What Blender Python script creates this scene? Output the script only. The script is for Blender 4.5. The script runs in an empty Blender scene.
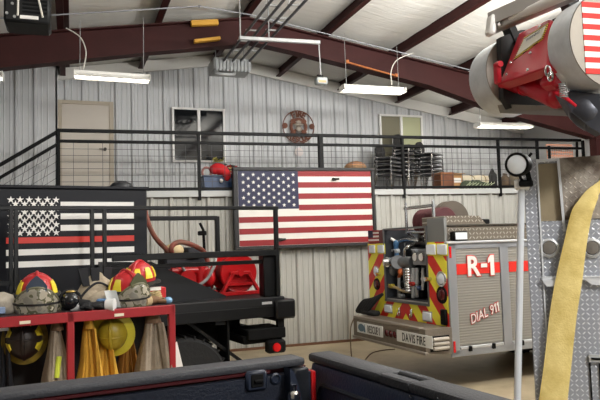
import bpy, bmesh, math, random
from math import sin, cos, pi, radians, atan2, sqrt
from mathutils import Vector, Matrix, Euler, Quaternion
random.seed(7)
SC = bpy.context.scene
COL = SC.collection

# ------------------------------------------------------------------ camera
FPX = 646.0
CAMR = (Matrix.Rotation(radians(-19.5), 3, 'Z') @ Matrix.Rotation(pi/2 + radians(3.98), 3, 'X')
        @ Matrix.Rotation(-0.03, 3, 'Z'))
CAMP = Vector((0, 0, 1.7))
cd = bpy.data.cameras.new('camera')
cd.sensor_width = 36.0
cd.lens = FPX / 600.0 * 36.0
cd.clip_start = 0.05
cam = bpy.data.objects.new('camera', cd)
cam.matrix_world = Matrix.Translation(CAMP) @ CAMR.to_4x4()
COL.objects.link(cam)
SC.camera = cam

def ray(px, py):
    return CAMR @ Vector(((px-300)/FPX, (200-py)/FPX, -1.0))

def depth(px, py, D):
    return CAMP + ray(px, py) * D

class Frame:
    """a local frame (origin on the floor, turned about Z); hit() = where a line of sight meets one of its planes"""
    def __init__(s, x, y, deg, z=0.0):
        s.o = Vector((x, y, z)); s.a = radians(deg)
        s.M = Matrix.Rotation(s.a, 3, 'Z'); s.I = s.M.transposed()
    def hit(s, px, py, ax, v):
        d = s.I @ ray(px, py); o = s.I @ (CAMP - s.o)
        return o + d * ((v - o[ax]) / d[ax])
    def depth(s, px, py, D):
        return s.I @ (depth(px, py, D) - s.o)
    def to(s, p):
        return s.o + s.M @ Vector(p)

WORLD = Frame(0, 0, 0)

# ------------------------------------------------------------------ materials
def lin(h):
    h = h.lstrip('#')
    v = [int(h[i:i+2], 16)/255.0 for i in (0, 2, 4)]
    return tuple((c/12.92 if c <= .04045 else ((c+.055)/1.055)**2.4) for c in v) + (1.0,)

MATS = {}
def mat(name, col, rough=.6, metal=0.0, var=0.0, vs=6.0, bump=0.0, bs=40.0, spec=None, var2=None, emit=None, estr=0.0, stretch=None):
    if name in MATS: return MATS[name]
    m = bpy.data.materials.new(name); m.use_nodes = True
    nt = m.node_tree; b = nt.nodes['Principled BSDF']
    c = lin(col)
    b.inputs['Base Color'].default_value = c
    b.inputs['Roughness'].default_value = rough
    b.inputs['Metallic'].default_value = metal
    if spec is not None: b.inputs['Specular IOR Level'].default_value = spec
    tc = None
    def coords():
        nonlocal tc
        if tc is None:
            t = nt.nodes.new('ShaderNodeTexCoord'); mp = nt.nodes.new('ShaderNodeMapping')
            nt.links.new(t.outputs['Object'], mp.inputs['Vector'])
            if stretch: mp.inputs['Scale'].default_value = stretch
            tc = mp
        return tc.outputs['Vector']
    if var > 0:
        n = nt.nodes.new('ShaderNodeTexNoise'); n.inputs['Scale'].default_value = vs; n.inputs['Detail'].default_value = 6
        n.inputs['Roughness'].default_value = .65
        nt.links.new(coords(), n.inputs['Vector'])
        mx = nt.nodes.new('ShaderNodeMix'); mx.data_type = 'RGBA'
        cr = nt.nodes.new('ShaderNodeMapRange'); cr.inputs['From Min'].default_value = .35; cr.inputs['From Max'].default_value = .7
        nt.links.new(n.outputs['Fac'], cr.inputs['Value'])
        nt.links.new(cr.outputs['Result'], mx.inputs['Factor'])
        mx.inputs['A'].default_value = c
        c2 = lin(var2) if var2 else tuple(x*(1-var) for x in c[:3]) + (1.0,)
        mx.inputs['B'].default_value = c2
        nt.links.new(mx.outputs['Result'], b.inputs['Base Color'])
    if bump > 0:
        n = nt.nodes.new('ShaderNodeTexNoise'); n.inputs['Scale'].default_value = bs; n.inputs['Detail'].default_value = 4
        nt.links.new(coords(), n.inputs['Vector'])
        bp = nt.nodes.new('ShaderNodeBump'); bp.inputs['Strength'].default_value = bump; bp.inputs['Distance'].default_value = .02
        nt.links.new(n.outputs['Fac'], bp.inputs['Height'])
        nt.links.new(bp.outputs['Normal'], b.inputs['Normal'])
    if emit:
        b.inputs['Emission Color'].default_value = lin(emit); b.inputs['Emission Strength'].default_value = estr
    MATS[name] = m
    return m

def mnode(nt, op, a=None, b=None, c=None):
    n = nt.nodes.new('ShaderNodeMath'); n.operation = op
    for i, v in enumerate((a, b, c)):
        if v is None: continue
        if isinstance(v, (int, float)): n.inputs[i].default_value = v
        else: nt.links.new(v, n.inputs[i])
    return n.outputs[0]

def diamond_mat(name, col, ua='X', va='Z', pitch=.03, rough=.32, metal=.9, dirt=None, dirtscale=5.0, bstr=.45, lug=None):
    m = mat(name, col, rough, metal)
    nt = m.node_tree; b = nt.nodes['Principled BSDF']
    t = nt.nodes.new('ShaderNodeTexCoord'); s = nt.nodes.new('ShaderNodeSeparateXYZ')
    nt.links.new(t.outputs['Object'], s.inputs[0])
    u = mnode(nt, 'MULTIPLY', s.outputs[ua], 1/pitch); v = mnode(nt, 'MULTIPLY', s.outputs[va], 1/pitch)
    fu = mnode(nt, 'FLOOR', u); fv = mnode(nt, 'FLOOR', v)
    par = mnode(nt, 'FLOORED_MODULO', mnode(nt, 'ADD', fu, fv), 2.0)
    sg = mnode(nt, 'SUBTRACT', mnode(nt, 'MULTIPLY', par, 2.0), 1.0)
    cu = mnode(nt, 'SUBTRACT', mnode(nt, 'SUBTRACT', u, fu), .5); cv = mnode(nt, 'SUBTRACT', mnode(nt, 'SUBTRACT', v, fv), .5)
    cvs = mnode(nt, 'MULTIPLY', cv, sg)
    a = mnode(nt, 'DIVIDE', mnode(nt, 'ADD', cu, cvs), .66); d = mnode(nt, 'DIVIDE', mnode(nt, 'SUBTRACT', cu, cvs), .15)
    q = mnode(nt, 'ADD', mnode(nt, 'MULTIPLY', a, a), mnode(nt, 'MULTIPLY', d, d))
    h = mnode(nt, 'MAXIMUM', mnode(nt, 'SUBTRACT', 1.0, q), 0.0)
    bp = nt.nodes.new('ShaderNodeBump'); bp.inputs['Strength'].default_value = bstr; bp.inputs['Distance'].default_value = .004
    nt.links.new(h, bp.inputs['Height']); nt.links.new(bp.outputs['Normal'], b.inputs['Normal'])
    if lug:
        mx0 = nt.nodes.new('ShaderNodeMix'); mx0.data_type = 'RGBA'; mx0.inputs['A'].default_value = lin(col); mx0.inputs['B'].default_value = lin(lug)
        nt.links.new(mnode(nt, 'MINIMUM', mnode(nt, 'MULTIPLY', h, 1.6), 1.0), mx0.inputs['Factor']); nt.links.new(mx0.outputs['Result'], b.inputs['Base Color'])
    if dirt:
        n = nt.nodes.new('ShaderNodeTexNoise'); n.inputs['Scale'].default_value = dirtscale; n.inputs['Detail'].default_value = 7
        nt.links.new(t.outputs['Object'], n.inputs['Vector'])
        r = nt.nodes.new('ShaderNodeMapRange'); r.inputs['From Min'].default_value = .42; r.inputs['From Max'].default_value = .62
        nt.links.new(n.outputs['Fac'], r.inputs['Value'])
        mx = nt.nodes.new('ShaderNodeMix'); mx.data_type = 'RGBA'
        mx.inputs['A'].default_value = lin(col); mx.inputs['B'].default_value = lin(dirt)
        if lug: nt.links.new(mx0.outputs['Result'], mx.inputs['A'])
        nt.links.new(r.outputs['Result'], mx.inputs['Factor']); nt.links.new(mx.outputs['Result'], b.inputs['Base Color'])
        nt.links.new(mnode(nt, 'SUBTRACT', metal, mnode(nt, 'MULTIPLY', r.outputs['Result'], .6)), b.inputs['Metallic'])
    return m

def stripes_mat(name, colA, colB, fn_axis, period, rough=.4, centre=None, duty=.5, slope=1.0):
    """diagonal two-colour stripes in local Y/Z that mirror about y=centre (chevron)"""
    m = mat(name, colA, rough)
    nt = m.node_tree; b = nt.nodes['Principled BSDF']
    t = nt.nodes.new('ShaderNodeTexCoord'); s = nt.nodes.new('ShaderNodeSeparateXYZ')
    nt.links.new(t.outputs['Object'], s.inputs[0])
    y = mnode(nt, 'MULTIPLY', mnode(nt, 'ABSOLUTE', mnode(nt, 'SUBTRACT', s.outputs[fn_axis], centre)), slope)
    q = mnode(nt, 'DIVIDE', mnode(nt, 'ADD', y, s.outputs['Z']), period)
    f = mnode(nt, 'FRACT', q)
    g = mnode(nt, 'LESS_THAN', f, duty)
    mx = nt.nodes.new('ShaderNodeMix'); mx.data_type = 'RGBA'
    mx.inputs['A'].default_value = lin(colA); mx.inputs['B'].default_value = lin(colB)
    nt.links.new(g, mx.inputs['Factor']); nt.links.new(mx.outputs['Result'], b.inputs['Base Color'])
    return m

def camo_mat(name, cols, scale=30.0, rough=.7):
    m = mat(name, cols[0], rough)
    nt = m.node_tree; b = nt.nodes['Principled BSDF']
    t = nt.nodes.new('ShaderNodeTexCoord'); n = nt.nodes.new('ShaderNodeTexNoise'); n.inputs['Scale'].default_value = scale
    n.inputs['Detail'].default_value = 2
    nt.links.new(t.outputs['Object'], n.inputs['Vector'])
    r = nt.nodes.new('ShaderNodeValToRGB'); r.color_ramp.interpolation = 'CONSTANT'
    els = r.color_ramp.elements
    pos = [0.0, .43, .52, .6]
    els[0].position = 0; els[0].color = lin(cols[0]); els[1].position = pos[1]; els[1].color = lin(cols[1])
    for p, c in zip(pos[2:], cols[2:]):
        e = els.new(p); e.color = lin(c)
    nt.links.new(n.outputs['Fac'], r.inputs['Fac']); nt.links.new(r.outputs['Color'], b.inputs['Base Color'])
    return m

def glass_mat(name, col, rough=.05, alpha_mix=.5):
    m = bpy.data.materials.new(name); m.use_nodes = True; nt = m.node_tree
    b = nt.nodes['Principled BSDF']; b.inputs['Base Color'].default_value = lin(col); b.inputs['Roughness'].default_value = rough
    b.inputs['Alpha'].default_value = alpha_mix
    MATS[name] = m
    return m

# ------------------------------------------------------------------ mesh builder
class MB:
    def __init__(s, mi=0):
        s.V = []; s.F = []; s.I = []; s.mi = mi
    def add(s, vs, fs, mi=None):
        k = len(s.V); s.V.extend(Vector(v) for v in vs)
        for f in fs:
            s.F.append([k+i for i in f]); s.I.append(s.mi if mi is None else mi)
        return s
    def _bm(s, bm, mi=None):
        bm.verts.index_update()
        s.add([v.co.copy() for v in bm.verts], [[v.index for v in f.verts] for f in bm.faces], mi)
        bm.free()
    def hexa(s, p, mi=None):
        # p: 8 corners, 0-3 bottom loop, 4-7 top loop
        return s.add(p, [(3,2,1,0),(4,5,6,7),(0,1,5,4),(1,2,6,5),(2,3,7,6),(3,0,4,7)], mi)
    def box(s, c, d, bev=0.0, rot=None, mi=None, seg=1):
        bm = bmesh.new(); bmesh.ops.create_cube(bm, size=1.0)
        for v in bm.verts: v.co = Vector((v.co.x*d[0], v.co.y*d[1], v.co.z*d[2]))
        if bev > 0:
            bmesh.ops.bevel(bm, geom=list(bm.edges), offset=min(bev, .49*min(d)), segments=seg, profile=.5, affect='EDGES')
        M = Matrix.Identity(3)
        if rot is not None: M = rot if isinstance(rot, Matrix) else Euler(rot).to_matrix()
        for v in bm.verts: v.co = M @ v.co + Vector(c)
        s._bm(bm, mi); return s
    def mm(s, x0, x1, y0, y1, z0, z1, bev=0.0, mi=None, seg=1):
        return s.box(((x0+x1)/2, (y0+y1)/2, (z0+z1)/2), (abs(x1-x0), abs(y1-y0), abs(z1-z0)), bev, None, mi, seg)
    def bar(s, a, b, w, h=None, up=(0,0,1), bev=0.0, mi=None):
        a = Vector(a); b = Vector(b); h = w if h is None else h
        d = (b-a); L = d.length; d.normalize(); up = Vector(up)
        if abs(d.dot(up)) > .98: up = Vector((0,1,0))
        x = d.cross(up).normalized(); z = x.cross(d).normalized()
        M = Matrix((x, d, z)).transposed()
        return s.box((a+b)/2, (w, L, h), bev, M, mi)
    def tube(s, pts, r, seg=8, closed=False, mi=None, cap=True):
        pts = [Vector(p) for p in pts]; n = len(pts)
        rr = r if isinstance(r, (list, tuple)) else [r]*n
        T = []
        for i in range(n):
            if closed: t = pts[(i+1) % n]-pts[i-1]
            else: t = pts[min(i+1, n-1)]-pts[max(i-1, 0)]
            T.append(t.normalized())
        u = T[0].orthogonal().normalized(); vs = []; fs = []
        for i in range(n):
            if i: u = (T[i-1].rotation_difference(T[i]) @ u)
            u = (u - T[i]*u.dot(T[i])).normalized(); w = T[i].cross(u)
            for k in range(seg):
                a = 2*pi*k/seg; vs.append(pts[i]+(u*cos(a)+w*sin(a))*rr[i])
        for i in range(n if closed else n-1):
            j = (i+1) % n
            for k in range(seg):
                l = (k+1) % seg
                fs.append((i*seg+k, i*seg+l, j*seg+l, j*seg+k))
        if not closed and cap:
            fs.append(tuple(range(seg-1, -1, -1))); fs.append(tuple((n-1)*seg+k for k in range(seg)))
        return s.add(vs, fs, mi)
    def cyl(s, a, b, r, r2=None, seg=20, mi=None):
        return s.tube([a, b], [r, r if r2 is None else r2], seg, mi=mi)
    def lathe(s, prof, c=(0,0,0), axis=(0,0,1), seg=24, mi=None, squash=None, caps=True):
        # prof: list of (radius, height) along the axis
        ax = Vector(axis).normalized(); u = ax.orthogonal().normalized(); w = ax.cross(u); c = Vector(c)
        if abs(ax.z) > .99: u = Vector((1,0,0)); w = ax.cross(u)
        vs = []; fs = []; n = len(prof)
        sq = squash or (1, 1)
        for (r, h) in prof:
            r = max(r, 1e-4)
            for k in range(seg):
                a = 2*pi*k/seg; vs.append(c+ax*h+(u*cos(a)*sq[0]+w*sin(a)*sq[1])*r)
        for i in range(n-1):
            for k in range(seg):
                l = (k+1) % seg
                fs.append((i*seg+k, i*seg+l, (i+1)*seg+l, (i+1)*seg+k))
        if caps: fs.append(tuple(range(seg-1, -1, -1))); fs.append(tuple((n-1)*seg+k for k in range(seg)))
        return s.add(vs, fs, mi)
    def ell(s, c, r, seg=16, rings=10, rot=None, mi=None, lo=-1.0, hi=1.0, wob=0.0, sd=0):
        rg = random.Random(sd); ph = [rg.uniform(0, 6.28) for _ in range(6)]
        c = Vector(c); M = Matrix.Identity(3) if rot is None else Euler(rot).to_matrix(); vs = []; fs = []
        t0 = math.asin(lo); t1 = math.asin(hi)
        for i in range(rings+1):
            t = t0+(t1-t0)*i/rings
            for k in range(seg):
                a = 2*pi*k/seg
                f = 1+wob*(sin(3*a+ph[0]+4*t)+sin(2*a+ph[1]-5*t)*.8+sin(5*a+ph[2]+3*t)*.5)
                vs.append(c+M @ Vector((cos(t)*cos(a)*r[0]*f, cos(t)*sin(a)*r[1]*f, sin(t)*r[2]*f)))
        for i in range(rings):
            for k in range(seg):
                l = (k+1) % seg
                fs.append((i*seg+k, i*seg+l, (i+1)*seg+l, (i+1)*seg+k))
        fs.append(tuple(range(seg-1, -1, -1))); fs.append(tuple(rings*seg+k for k in range(seg)))
        return s.add(vs, fs, mi)
    def prism(s, poly, ax, a, b, mi=None):
        # poly: 2D points in the two other axes (in order x,y,z without ax); extruded from a to b along ax
        def v(p, h):
            q = list(p); q.insert(ax, h); return q
        n = len(poly)
        vs = [v(p, a) for p in poly]+[v(p, b) for p in poly]
        fs = [tuple(range(n)), tuple(range(2*n-1, n-1, -1))]+[((i+1) % n, i, n+i, n+(i+1) % n) for i in range(n)]
        return s.add(vs, fs, mi)
    def grid(s, fn, nu, nv, mi=None, wrap=False):
        vs = [fn(i/nu, j/nv) for j in range(nv+1) for i in range(nu+1)]
        fs = [(j*(nu+1)+i, j*(nu+1)+i+1, (j+1)*(nu+1)+i+1, (j+1)*(nu+1)+i) for j in range(nv) for i in range(nu)]
        return s.add(vs, fs, mi)
    def slabgrid(s, fn, nu, nv, th, mi=None):
        """sheet with thickness: fn(u,v)->point; th = offset vector"""
        th = Vector(th)
        top = [Vector(fn(i/nu, j/nv)) for j in range(nv+1) for i in range(nu+1)]
        n = len(top); vs = top+[p+th for p in top]; W = nu+1; fs = []
        for j in range(nv):
            for i in range(nu):
                a = j*W+i
                fs.append((a, a+1, a+W+1, a+W)); fs.append((n+a+W, n+a+W+1, n+a+1, n+a))
        for i in range(nu):
            fs.append((i+1, i, n+i, n+i+1)); a = nv*W+i; fs.append((a, a+1, n+a+1, n+a))
        for j in range(nv):
            a = j*W; fs.append((a, a+W, n+a+W, n+a)); a = j*W+nu; fs.append((a+W, a, n+a, n+a+W))
        return s.add(vs, fs, mi)
    def xf(s, M):
        s.V = [M @ v for v in s.V]; return s
    def build(s, name, mats, parent=None, smooth=40, loc=None, fix=True):
        me = bpy.data.meshes.new(name)
        me.from_pydata([tuple(v) for v in s.V], [], s.F)
        if not isinstance(mats, (list, tuple)): mats = [mats]
        for m in mats: me.materials.append(m)
        me.polygons.foreach_set('material_index', s.I)
        if fix:
            bm = bmesh.new(); bm.from_mesh(me); bmesh.ops.recalc_face_normals(bm, faces=bm.faces); bm.to_mesh(me); bm.free()
        if smooth:
            me.polygons.foreach_set('use_smooth', [True]*len(me.polygons))
            me.set_sharp_from_angle(angle=radians(smooth))
        me.update()
        o = bpy.data.objects.new(name, me); COL.objects.link(o)
        if parent is not None: o.parent = parent
        if loc is not None: o.location = loc
        return o

def tag(o, label=None, cat=None, group=None, kind=None):
    if label: o['label'] = label
    if cat: o['category'] = cat
    if group: o['group'] = group
    if kind: o['kind'] = kind
    return o

def thing(name, label, cat, loc=(0,0,0), rotz=0.0, group=None, rot=None):
    o = bpy.data.objects.new(name, None); o.empty_display_size = .1; COL.objects.link(o)
    o.location = loc; o.rotation_euler = rot if rot is not None else (0, 0, rotz)
    return tag(o, label, cat, group)

def solo(name, mb, mats, label, cat, origin=None, rotz=0.0, group=None, smooth=40, kind=None):
    """a thing that is one mesh; vertices are given in the frame of origin/rotz"""
    o = mb.build(name, mats, None, smooth)
    if origin is not None: o.location = origin
    o.rotation_euler = (0, 0, rotz)
    return tag(o, label, cat, group, kind)

def struct(name, mb, mats, parent=None, smooth=40, label=None):
    o = mb.build(name, mats, parent, smooth)
    if parent is None: o['kind'] = 'structure'
    if label: o['label'] = label
    return o

def dup(root, loc=None, rotz=None, label=None, group=None):
    r = root.copy(); COL.objects.link(r)
    if loc is not None: r.location = loc
    if rotz is not None: r.rotation_euler = (0, 0, rotz)
    if label: r['label'] = label
    if group: r['group'] = group
    for ch in list(root.children):
        c = ch.copy(); COL.objects.link(c); c.parent = r
        for g in list(ch.children):
            d = g.copy(); COL.objects.link(d); d.parent = c
    return r

def text_mesh(txt, size, extrude=.002, offset=0.0, shear=0.0, align='CENTER', spacing=1.0):
    cu = bpy.data.curves.new('lettering', 'FONT'); cu.body = txt; cu.size = size; cu.extrude = extrude; cu.offset = offset
    cu.shear = shear; cu.align_x = align; cu.align_y = 'CENTER'; cu.resolution_u = 3; cu.space_character = spacing
    o = bpy.data.objects.new('lettering', cu); COL.objects.link(o)
    bpy.context.view_layer.update()
    dg = bpy.context.evaluated_depsgraph_get()
    me = bpy.data.meshes.new_from_object(o.evaluated_get(dg))
    vs = [v.co.copy() for v in me.vertices]; fs = [list(p.vertices) for p in me.polygons]
    bpy.data.objects.remove(o); bpy.data.curves.remove(cu); bpy.data.meshes.remove(me)
    return vs, fs

_adv = {}
def put_text(mb, txt, size, c, ux, uz, extrude=.002, offset=0.0, shear=0.0, sx=1.0, mi=None, spacing=1.0):
    """lettering centred at c, reading along ux with up uz; it stands out along ux x uz"""
    ux = Vector(ux).normalized(); uz = Vector(uz).normalized(); n = ux.cross(uz); c = Vector(c)
    parts = []; x = 0.0; gap = .075*size*spacing
    for ch in txt:
        if ch == ' ': x += .28*size; continue
        if ch == '1':                                  # a one with a flag, as sign writers draw it
            o = offset; k = size
            P = [(.11*k-o, -.0-o), (.24*k+o, -.0-o), (.24*k+o, .69*k+o), (.12*k-o*.6, .69*k+o), (-o, .58*k-o*.2), (-o, .45*k-o), (.11*k-o, .50*k-o)]
            P = [(px+shear*py, py-.345*k) for px, py in P]; m_ = len(P)
            vs = [Vector((px, py, -extrude)) for px, py in P]+[Vector((px, py, extrude)) for px, py in P]
            fs = [list(range(m_-1, -1, -1)), list(range(m_, 2*m_))]+[[i, (i+1) % m_, m_+(i+1) % m_, m_+i] for i in range(m_)]
            w = .24*size; lo = 0.0
        else:
            vs, fs = text_mesh(ch, size, extrude, offset, shear, align='LEFT')
            if ch not in _adv:
                v0, _ = text_mesh(ch, 1.0, 0.001, 0.0, 0.0, align='LEFT')
                _adv[ch] = (min(v.x for v in v0), max(v.x for v in v0), min(v.y for v in v0), max(v.y for v in v0))
            q = _adv[ch]; lo = q[0]*size; w = (q[1]-q[0])*size
            if ch.isalnum():                           # set every letter on one line
                dy = -(q[2]+q[3])*.5*size; vs = [Vector((v.x, v.y+dy, v.z)) for v in vs]
            else:
                dy = -(q[2]+q[3])*.5*size; vs = [Vector((v.x, v.y+dy, v.z)) for v in vs]
        parts.append((x-lo, vs, fs)); x += w+gap
    W = x-gap
    for x0, vs, fs in parts:
        mb.add([c+ux*((v.x+x0-W/2)*sx)+uz*v.y+n*v.z for v in vs], fs, mi)

def star(cx, cz, r, rot=0.0):
    return [(cx+(r if k % 2 == 0 else r*.4)*sin(rot+pi*k/5), cz+(r if k % 2 == 0 else r*.4)*cos(rot+pi*k/5)) for k in range(10)]

# shared materials
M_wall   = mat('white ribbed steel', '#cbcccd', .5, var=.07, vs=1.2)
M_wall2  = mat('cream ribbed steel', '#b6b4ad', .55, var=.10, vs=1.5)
M_trim   = mat('white trim', '#e4e2dc', .5)
M_ceil   = mat('white roof insulation', '#efede6', .75, var=.08, vs=1.5, bump=.6, bs=3.0, stretch=(.5, 6, 1))
M_maroon = mat('maroon painted steel', '#3a1715', .6, var=.25, vs=2.5, spec=.25)
M_floor  = mat('sealed concrete', '#b8a88c', .45, var=.35, vs=1.3, var2='#93856b')
M_black  = mat('black painted steel', '#050506', .5, spec=.18)
M_blackm = mat('matt black', '#0a0a0b', .8, spec=.2)
M_rubber = mat('tyre rubber', '#121213', .8, bump=.2)
M_plast  = mat('black plastic', '#101113', .5, spec=.35)
M_chrome = mat('chrome', '#d8d8d8', .18, 1.0)
M_steel  = mat('galvanised steel', '#a9aaa9', .45, .4, var=.2, vs=8)
M_alu    = mat('brushed aluminium', '#c4c6c8', .4, .35, var=.12, vs=14, stretch=(1, 1, 1))
M_white  = mat('white paint', '#eceae6', .45)
M_red    = mat('red paint', '#c01f22', .38)
M_flagr  = mat('flag red', '#920e14', .55, var=.1, vs=4)
M_flagw  = mat('flag white', '#e9e5dd', .55, var=.05, vs=4)
M_flagb  = mat('flag blue', '#12153f', .55)
M_tail   = mat('red lamp lens', '#d0161a', .2)
M_lens   = mat('clear lamp lens', '#e3e8ee', .15)
M_wood   = mat('plain wood', '#a9743e', .6, var=.3, vs=6, stretch=(1, 1, 6))
M_yellow = mat('yellow painted wood', '#d9a33c', .6)
# ------------------------------------------------------------------ the building (world axes: X along the back wall, Y away)
RX, RZ, RS = 2.75, 5.45, .158            # ridge position, underside of the purlins at the ridge, roof pitch
def zr(x): return RZ - RS*abs(x-RX)
def mz(x): return 2.615 + .008*x         # mezzanine floor
XL, XR, YB, YF = -10.0, 10.25, 12.8, -8.0

m = MB(); m.mm(XL-.1, XR+.1, YF, YB+.1, -.12, 0); struct('floor', m, M_floor, smooth=0)
m = MB(); m.mm(-30, 30, -36, YF, -.16, -.02); struct('apron', m, mat('sunlit concrete apron', '#b9b2a4', .8, var=.15, vs=.6), smooth=0)

def ceil_half(xa, xb):
    def fn(u, v):
        x = xa+(xb-xa)*u; y = YF+(YB+.1-YF)*v
        t = (x-RX)/1.42; sag = .035*(1-abs(2*(t-math.floor(t))-1))   # the blanket bellies between the purlins
        return (x, y, zr(x)+.2-sag+.006*sin(y*9+x*2))
    return fn
m = MB(); m.slabgrid(ceil_half(XL-.1, RX), 52, 60, (0,0,.08)); m.slabgrid(ceil_half(RX, XR+.1), 48, 60, (0,0,.08))
struct('ceiling', m, M_ceil)

# purlins (Z sections running away from the camera)
for i, x in enumerate([RX-1.43*k for k in range(8, 0, -1)]+[RX]+[RX+.0+1.38*k for k in range(1, 6)]):
    z = zr(x); m = MB()
    m.mm(x-.012, x+.012, YF, YB, z, z+.2, .003); m.mm(x-.085, x+.012, YF, YB, z, z+.02, .003); m.mm(x-.012, x+.085, YF, YB, z+.17, z+.195, .003)
    struct('purlin', m, M_maroon)

# portal frame: two tapered rafters and a column
def rafter(pts_lo, xa, xb, name):
    ylo, yhi = 9.98, 10.2
    top = [(xa, zr(xa)-.004), (xb, zr(xb)-.004)]
    lo = pts_lo
    m = MB()
    m.prism([top[0], top[1]]+lo[::-1], 1, 10.07, 10.11)                      # web
    m.prism([top[0], top[1], (xb, top[1][1]-.022), (xa, top[0][1]-.022)], 1, ylo, yhi)   # top flange
    for (a, b) in zip(lo[:-1], lo[1:]):
        m.prism([a, b, (b[0], b[1]-.022), (a[0], a[1]-.022)], 1, ylo, yhi)   # bottom flange
    k = int((xb-xa)/1.9)
    for i in range(1, k):
        x = xa+(xb-xa)*i/k
        for (a, b) in zip(lo[:-1], lo[1:]):
            if a[0] <= x <= b[0]:
                zl = a[1]+(b[1]-a[1])*(x-a[0])/(b[0]-a[0])
                if i % 2 == 0: m.mm(x-.006, x+.006, 10.0, 10.18, zl, zr(x)-.03)
    struct(name, m, M_maroon, smooth=0)
rafter([(-9.9, 2.5), (-9.3, 2.75), (-.97, 4.38), (1.17, 4.77), (RX, 5.02)], XL+.1, RX, 'rafter')
rafter([(RX, 5.06), (3.66, 4.925), (6.05, 4.52), (7.75, 4.05), (9.75, 3.66)], RX, 9.8, 'rafter')
m = MB(); m.mm(9.8, 9.83, 10.0, 10.18, 0, 3.72); m.mm(10.17, 10.2, 10.0, 10.18, 0, zr(10.1)); m.mm(9.8, 10.2, 10.08, 10.1, 0, zr(10.2)-.02)
m.prism([(9.79, 3.64), (10.2, 3.64), (10.2, zr(10.2)), (9.79, zr(9.79))], 1, 10.06, 10.12)
struct('column', m, M_maroon, smooth=0)

# ribbed steel walls
def rib_wall(m, x0, x1, y, zlo, zhi, pitch=.305, d=.045, w=.042, face=-1, phase=0.0):
    xs = [(x0, 0.0)]
    x = x0+phase+pitch*.5
    while x < x1-.08:
        xs += [(x-w, 0), (x-w*.45, d), (x+w*.45, d), (x+w, 0)]
        for q in (.33, .66):                                                  # minor ribs
            xx = x+pitch*q
            if xx < x1-.06: xs += [(xx-.016, 0), (xx, d*.22), (xx+.016, 0)]
        x += pitch
    xs.append((x1, 0))
    vs = []; fs = []
    for (x, dy) in xs:
        hi = zhi(x) if callable(zhi) else zhi
        lo = zlo(x) if callable(zlo) else zlo
        vs += [(x, y+face*dy, lo), (x, y+face*dy, hi), (x, y+.05, hi), (x, y+.05, lo)]
    for i in range(len(xs)-1):
        a = i*4; b = a+4
        fs += [(a, b, b+1, a+1), (a+1, b+1, b+2, a+2), (a+2, b+2, b+3, a+3)]
    m.add(vs, fs)
    return m
m = rib_wall(MB(), -.24, XR, YB, 0, lambda x: zr(x)+.2); struct('wall_back', m, M_wall, smooth=0)
m = rib_wall(MB(), XL, -.24, 12.2, 0, lambda x: zr(x)+.2, phase=.1); m.mm(-.27, -.24, 12.2, 12.8, 0, zr(-.24)+.2)
struct('wall_left_panel', m, M_wall, smooth=0)
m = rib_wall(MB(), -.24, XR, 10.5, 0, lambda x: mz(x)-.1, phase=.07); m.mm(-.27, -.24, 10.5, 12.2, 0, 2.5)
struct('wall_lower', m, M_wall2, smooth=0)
m = MB(); m.mm(XR, XR+.1, YF, YB, 0, zr(XR)+.25); struct('wall_right', m, M_wall, smooth=0)
m = MB(); m.mm(XL-.1, XL, YF, YB, 0, zr(XL)+.25); struct('wall_left', m, M_wall, smooth=0)
# front wall behind the camera with three open overhead doors
m = MB(); dz = 3.35
doors = [(-4.6, -1.4), (.2, 4.4), (5.2, 9.4)]
edges = [XL]+[v for d in doors for v in d]+[XR]
for a, b in zip(edges[0::2], edges[1::2]): m.mm(a, b, YF-.1, YF, 0, dz)
m.prism([(XL, dz), (XR, dz), (XR, zr(XR)+.25), (RX, RZ+.25), (XL, zr(XL)+.25)], 1, YF-.1, YF)
struct('wall_front', m, M_wall, smooth=0)

# eave trim on the back wall, mezzanine slab with white edge flashing, lower base trim
m = MB()
for a, b in ((-.24, RX), (RX, XR)):
    m.prism([(a, zr(a)+.16), (b, zr(b)+.16), (b, zr(b)-.06), (a, zr(a)-.06)], 1, 12.7, 12.76)
struct('trim_1', m, M_trim, smooth=0)
m = MB(); m.hexa([(-.24, 10.46, mz(0)-.12), (XR, 10.46, mz(XR)-.12), (XR, 12.8, mz(XR)-.12), (-.24, 12.8, mz(0)-.12),
                  (-.24, 10.46, mz(0)), (XR, 10.46, mz(XR)), (XR, 12.8, mz(XR)), (-.24, 12.8, mz(0))])
struct('mezzanine_floor', m, mat('mezzanine decking', '#6f675c', .8, var=.2), smooth=0)
m = MB(); m.hexa([(-.24, 10.41, mz(0)-.10), (XR, 10.41, mz(XR)-.10), (XR, 10.455, mz(XR)-.10), (-.24, 10.455, mz(0)-.10),
                  (-.24, 10.41, mz(0)-.005), (XR, 10.41, mz(XR)-.005), (XR, 10.455, mz(XR)-.005), (-.24, 10.455, mz(0)-.005)])
struct('trim_2', m, mat('edge flashing', '#b9bab8', .5), smooth=0)
m = MB(); m.mm(-.24, XR, 10.43, 10.47, 0, .04); struct('baseboard_lower', m, mat('brown base angle', '#6d4a33', .7), smooth=0)

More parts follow.
